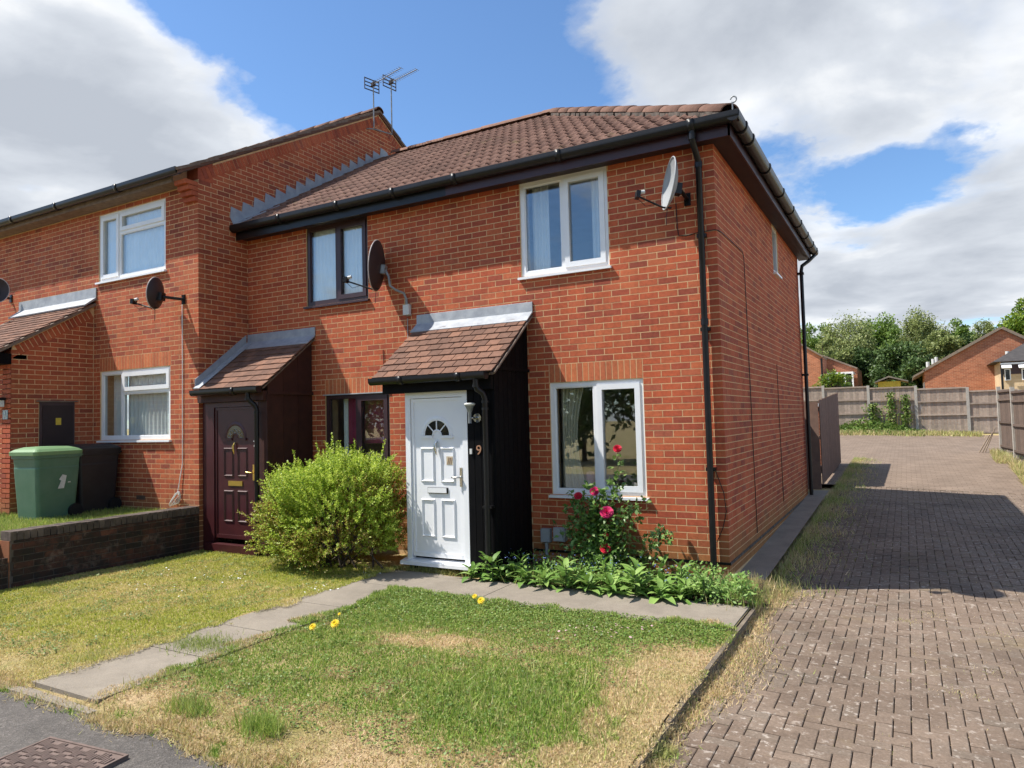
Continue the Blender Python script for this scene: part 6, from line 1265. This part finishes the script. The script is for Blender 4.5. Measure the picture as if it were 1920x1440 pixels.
# trees
def tree(name, label, base, H, R, kind, n, trunk='bark', leaf='tree_green', lsz=0.20, group=None, crown0=0.25, trunks=1, zsq=0.9):
    b = np.array(base, float); root = empty(name, b); tag(root, label, 'tree' if name != 'hedge_bush' else 'bush', group); tr = MB(); cl = []
    for t in range(trunks):
        lean = RNG.normal(size=2)*0.05*H; top = b+np.array([lean[0], lean[1], H*0.86]); mid = b*0.5+top*0.5+np.array([RNG.normal()*0.2, RNG.normal()*.2, 0]); tr.tube([b-np.array([0, 0, .3]), b*.8+mid*.2, mid, top], [0.022*H, 0.018*H, 0.011*H, 0.003*H], 8, False)
        for k in range(9):
            f = RNG.uniform(0.25, 0.85); s = b*(1-f)+top*f; a = RNG.uniform(0, 6.28); L = R*RNG.uniform(0.5, 0.95)*(1.1-f*.5); e = s+np.array([math.cos(a)*L, math.sin(a)*L, L*RNG.uniform(.2, .8)]); tr.tube([s, (s+e)/2+np.array([0, 0, .1*L]), e], [0.007*H*(1.1-f), 0.004*H, 0.0015*H], 5, False); cl.append(e)
    tr.build('trunk', trunk, root)
    nc = int(26+H*3.5); cz0 = b[2]+H*crown0; c = np.array([b[0], b[1], (cz0+b[2]+H)/2]); rz_ = (b[2]+H-cz0)/2
    Pq, Dq = [], []
    cents = list(cl)
    while len(cents) < nc:
        d = rdir(1)[0]*RNG.random()**0.4; q = c+d*np.array([R, R, rz_*1.0])*0.86; cents.append(q)
    per = n//len(cents)
    for q in cents:
        rr = R*RNG.uniform(0.24, 0.42); o = rdir(per)*(RNG.random((per, 1))**0.5)*np.array([rr, rr, rr*zsq])+q
        if kind == 'birch': o[:, 2] -= np.abs(RNG.normal(0, rr*0.9, per)); 
        Pq.append(o); dd = (o-c)/np.array([R, R, rz_]); Dq.append(dd*0.6+rdir(per)*0.8+(np.array([0, 0, -0.9]) if kind == 'birch' else 0))
    Pq = np.concatenate(Pq); Dq = np.concatenate(Dq); k = Pq[:, 2] > b[2]+H*crown0*0.45; Pq, Dq = Pq[k], Dq[k]; m = len(Pq); Nn = rdir(m)+np.array([-.3, -.2, .9])
    leaf_cloud('crown', Pq, Dq, Nn, RNG.uniform(.6, 1.3, m)*lsz, RNG.uniform(.5, 1.0, m)*lsz*(0.6 if kind == 'birch' else .85), leaf, root, 'stuff')
def tree_px(name, label, xp, top, depth_y, wpx, kind, n, *a, **k):
    top -= 8; a = (kind, int(n*1.7))+a; p = ony(xp, top, depth_y); g = gnd(p[0], depth_y); q = ony(xp+wpx*.6, top, depth_y); tree(name, label, (p[0], depth_y, g), p[2]-g, abs(q[0]-p[0]), *a, **k)
tree_px('birch_tree', 'left hand birch with pale forked trunks behind the low gable', 1590, 578, 56, 110, 'birch', 9000, 'birch_bark', 'tree_birch', 0.20, trunks=2, crown0=.3)
tree_px('birch_tree', 'tallest weeping birch in the middle of the trees', 1735, 562, 54, 92, 'birch', 9500, 'birch_bark', 'tree_birch', 0.19, trunks=2, crown0=.2)
tree_px('birch_tree', 'thin pale birch just left of the big brick gable', 1838, 588, 60, 50, 'birch', 4200, 'birch_bark', 'tree_birch', 0.19, crown0=.25)
tree_px('broadleaf_tree', 'bright green tree between the two birches', 1650, 592, 64, 105, 'b', 8500, 'bark', 'tree_green', 0.24)
tree_px('broadleaf_tree', 'deep green tree at the left end behind the red house end', 1530, 610, 62, 80, 'b', 6500, 'bark', 'tree_green', 0.24)
tree_px('broadleaf_tree', 'round green tree to the right of the tallest birch', 1795, 600, 66, 70, 'b', 6000, 'bark', 'tree_green', 0.24)
tree_px('broadleaf_tree', 'bright green tree rising over the right edge of the brick gable', 1932, 560, 52, 120, 'b', 9000, 'bark', 'bush_bright', 0.22, crown0=.1)
tree_px('evergreen_tree', 'dark tree filling the gap behind the yellow shed', 1690, 640, 47, 110, 'b', 8000, 'bark', 'tree_dark', 0.22, crown0=.06)
tree_px('evergreen_tree', 'dark shrubby tree behind the white conservatory', 1620, 650, 52, 70, 'b', 5500, 'bark', 'tree_dark', 0.22, crown0=.06)
tree_px('evergreen_tree', 'dark bush at the left foot of the brick gable', 1715, 655, 43, 60, 'b', 5500, 'bark', 'tree_dark', 0.20, crown0=.04)
tree_px('evergreen_tree', 'dark green tree behind the flue pipes of the brick gable', 1780, 625, 58, 90, 'b', 6000, 'bark', 'tree_dark', 0.24, crown0=.06)
tree_px('broadleaf_tree', 'green tree half hidden by the rear downpipe', 1490, 600, 70, 70, 'b', 5000, 'bark', 'tree_green', 0.25)
tree_px('broadleaf_tree', 'green tree behind the gap left of the apex of the brick gable', 1855, 612, 70, 60, 'b', 4500, 'bark', 'tree_green', 0.25)
tree_px('broadleaf_tree', 'olive green tree low between the left birch and the red house', 1555, 625, 50, 70, 'b', 5000, 'bark', 'tree_birch', 0.22, crown0=.1)
tree_px('broadleaf_tree', 'olive green tree left of the tallest birch', 1690, 598, 60, 80, 'b', 6000, 'bark', 'tree_green', 0.22, crown0=.1)
tree_px('broadleaf_tree', 'light green tree right of the tallest birch', 1765, 615, 50, 70, 'b', 5000, 'bark', 'tree_birch', 0.22, crown0=.1)
tree_px('hedge_bush', 'rounded bright green bush over the back fence', 1560, 698, 31, 70, 'b', 3600, 'bark', 'bush_bright', 0.13, crown0=.05)
tree_px('hedge_bush', 'orange tinted bush over the back fence beside the green one', 1592, 708, 31, 30, 'b', 1400, 'bark', 'weed_leaf', 0.11, crown0=.05)
# weeds and climbers at the foot of the back fence
n = 5200; X = RNG.uniform(-1.6, 2.3, n); Y = 26.85-np.abs(RNG.normal(0, .45, n)); hh = 0.15+0.55*np.clip(np.sin(X*1.5+1.2)*.5+.5, 0, 1)*(X < 2.1); Z = zd(X, Y)+RNG.random(n)*hh*np.exp(-(26.85-Y)/.7)
o = leaf_cloud('weeds', np.stack([X, Y, Z], 1), rdir(n)+np.array([0, -.5, .4]), rdir(n)+np.array([0, -.3, .8]), RNG.uniform(.07, .14, n), RNG.uniform(.05, .10, n), 'weed_leaf', None, 'stuff'); tag(o, 'tangle of green weeds at the foot of the back fence', 'weeds')
n = 5000; X = RNG.uniform(-1.8, 4.3, n); Y = 26.3-np.abs(RNG.normal(0, .45, n))+0.5*(X > 2.2); blades('fence_grass', X, Y, zd(X, Y), RNG.uniform(.08, .25, n), RNG.uniform(.02, .04, n), RNG.uniform(0.2, .9, n), lean=.8, label='rough yellow grass in front of the back fence', cat='grass')
n = 4500; Y = RNG.uniform(8.5, 18.5, n); X = 3.45+(Y-8.5)*0.045+np.abs(RNG.normal(0, .25, n))+0.25*(Y < 15); blades('right_verge', X, Y, zd(X, Y)+.01, RNG.uniform(.05, .2, n), RNG.uniform(.01, .02, n), RNG.uniform(0.2, 1, n), lean=.9, label='dry grass verge below the right hand fence', cat='grass')
for i, (x, h, lab) in enumerate(((1.12, 1.75, 'left hand creeper climbing the back fence'), (1.68, 1.65, 'right hand creeper climbing the back fence'), (0.42, 1.3, 'bushy creeper beside the fence post'))):
    r = empty('climbing_plant', (x, 26.9, gnd(x, 27))); tag(r, lab, 'climber'); g = gnd(x, 27); MB().tube([(x, 26.92, g), (x+.04, 26.92, g+h*.5), (x, 26.92, g+h)], 0.012, 5).build('stem', 'stem_green', r); n = 420
    Z = RNG.random(n)*h+g; X = x+RNG.normal(0, .10+.05*(i == 2), n)*(1.3-(Z-g)/h*.6); Y = 26.9-np.abs(RNG.normal(0, .06, n)); leaf_cloud('foliage', np.stack([X, Y, Z], 1), rdir(n)+np.array([0, -.5, -.2]), rdir(n)+np.array([0, -1, .5]), RNG.uniform(.07, .13, n), RNG.uniform(.05, .1, n), 'weed_leaf', r, 'stuff')
# pots by the brick porch at the far left
r = empty('flower_pot', (-10.35, -2.55, 0.33)); tag(r, 'terracotta pot of white flowers by the far left porch', 'flower pot'); MB().lathe([(0.10, 0), (0.15, .26), (0.165, .27), (.165, .31), (.14, .31)], (-10.35, -2.55, .33), 16).build('pot', 'terracotta', r)
n = 260; q = rdir(n)*np.array([.20, .20, .14])+np.array([-10.35, -2.55, .76]); leaf_cloud('foliage', q, rdir(n), rdir(n)+np.array([0, 0, 1]), RNG.uniform(.04, .07, n), RNG.uniform(.03, .05, n), 'weed_leaf', r, 'stuff'); n = 60; q = rdir(n)*np.array([.2, .2, .13])+np.array([-10.33, -2.57, .80]); leaf_cloud('blossom', q, rdir(n), rdir(n)+np.array([0, -.5, 1]), RNG.uniform(.05, .07, n), RNG.uniform(.05, .06, n), 'petal_white', r, 'stuff')

# across the road, seen only as reflections in the windows: grass bank and trees
for i in range(9):
    x = -24+i*4.2; tree('street_tree', ('first', 'second', 'third', 'fourth', 'fifth', 'sixth', 'seventh', 'eighth', 'ninth')[i]+' tree from the left in the belt across the road', (x+random.uniform(-.6, .6), -21-random.uniform(0, 2.5), -0.3), 6.5+random.uniform(-1, 1.2), 2.9, 'b', 3000, 'bark', 'tree_dark' if i % 2 else 'tree_green', 0.34, 'trees across the road', 0.04)
def parked_car(label, c, L=4.1, Wd=1.7):
    x, y, z = c; r = empty('parked_car', c); tag(r, label, 'car'); h = L/2
    prof = [(-h, .35), (-h, .78), (-h+.12, .92), (-h+.9, .98), (-h+1.45, 1.42), (-h+2.6, 1.46), (-h+3.3, 1.02), (h-.15, .84), (h, .6), (h, .35)]
    MB().prism([(x+a, z+b) for a, b in prof], 'y', y-Wd/2, y+Wd/2, False).build('body', 'car_paint', r)
    MB().prism([(x-h+1.05, z+1.02), (x-h+1.5, z+1.36), (x-h+2.55, z+1.40), (x-h+3.1, z+1.03)], 'y', y-Wd/2-.004, y+Wd/2+.004).build('side_glass', 'dark_glass', r)
    for s in (-1, 1):
        for a in (-h+.75, h-.75):
            w_ = MB().tube([(x+a, y+s*(Wd/2-.16), z+.31), (x+a, y+s*(Wd/2+.02), z+.31)], 0.31, 20).build('wheel', 'rubber', r); MB().tube([(x+a, y+s*(Wd/2+.015), z+.31), (x+a, y+s*(Wd/2+.03), z+.31)], 0.19, 14).build('hub', 'steel_grey', w_)
    for s in (-1, 1): MB().box(x+h-.12, x+h+.005, y+s*.62-.15, y+s*.62+.15, z+.62, z+.76).build('headlight', 'lamp_glass', r)
parked_car('silver parked car at the kerb seen mirrored in the ground floor window', (-11.8, -8.6, -0.27))
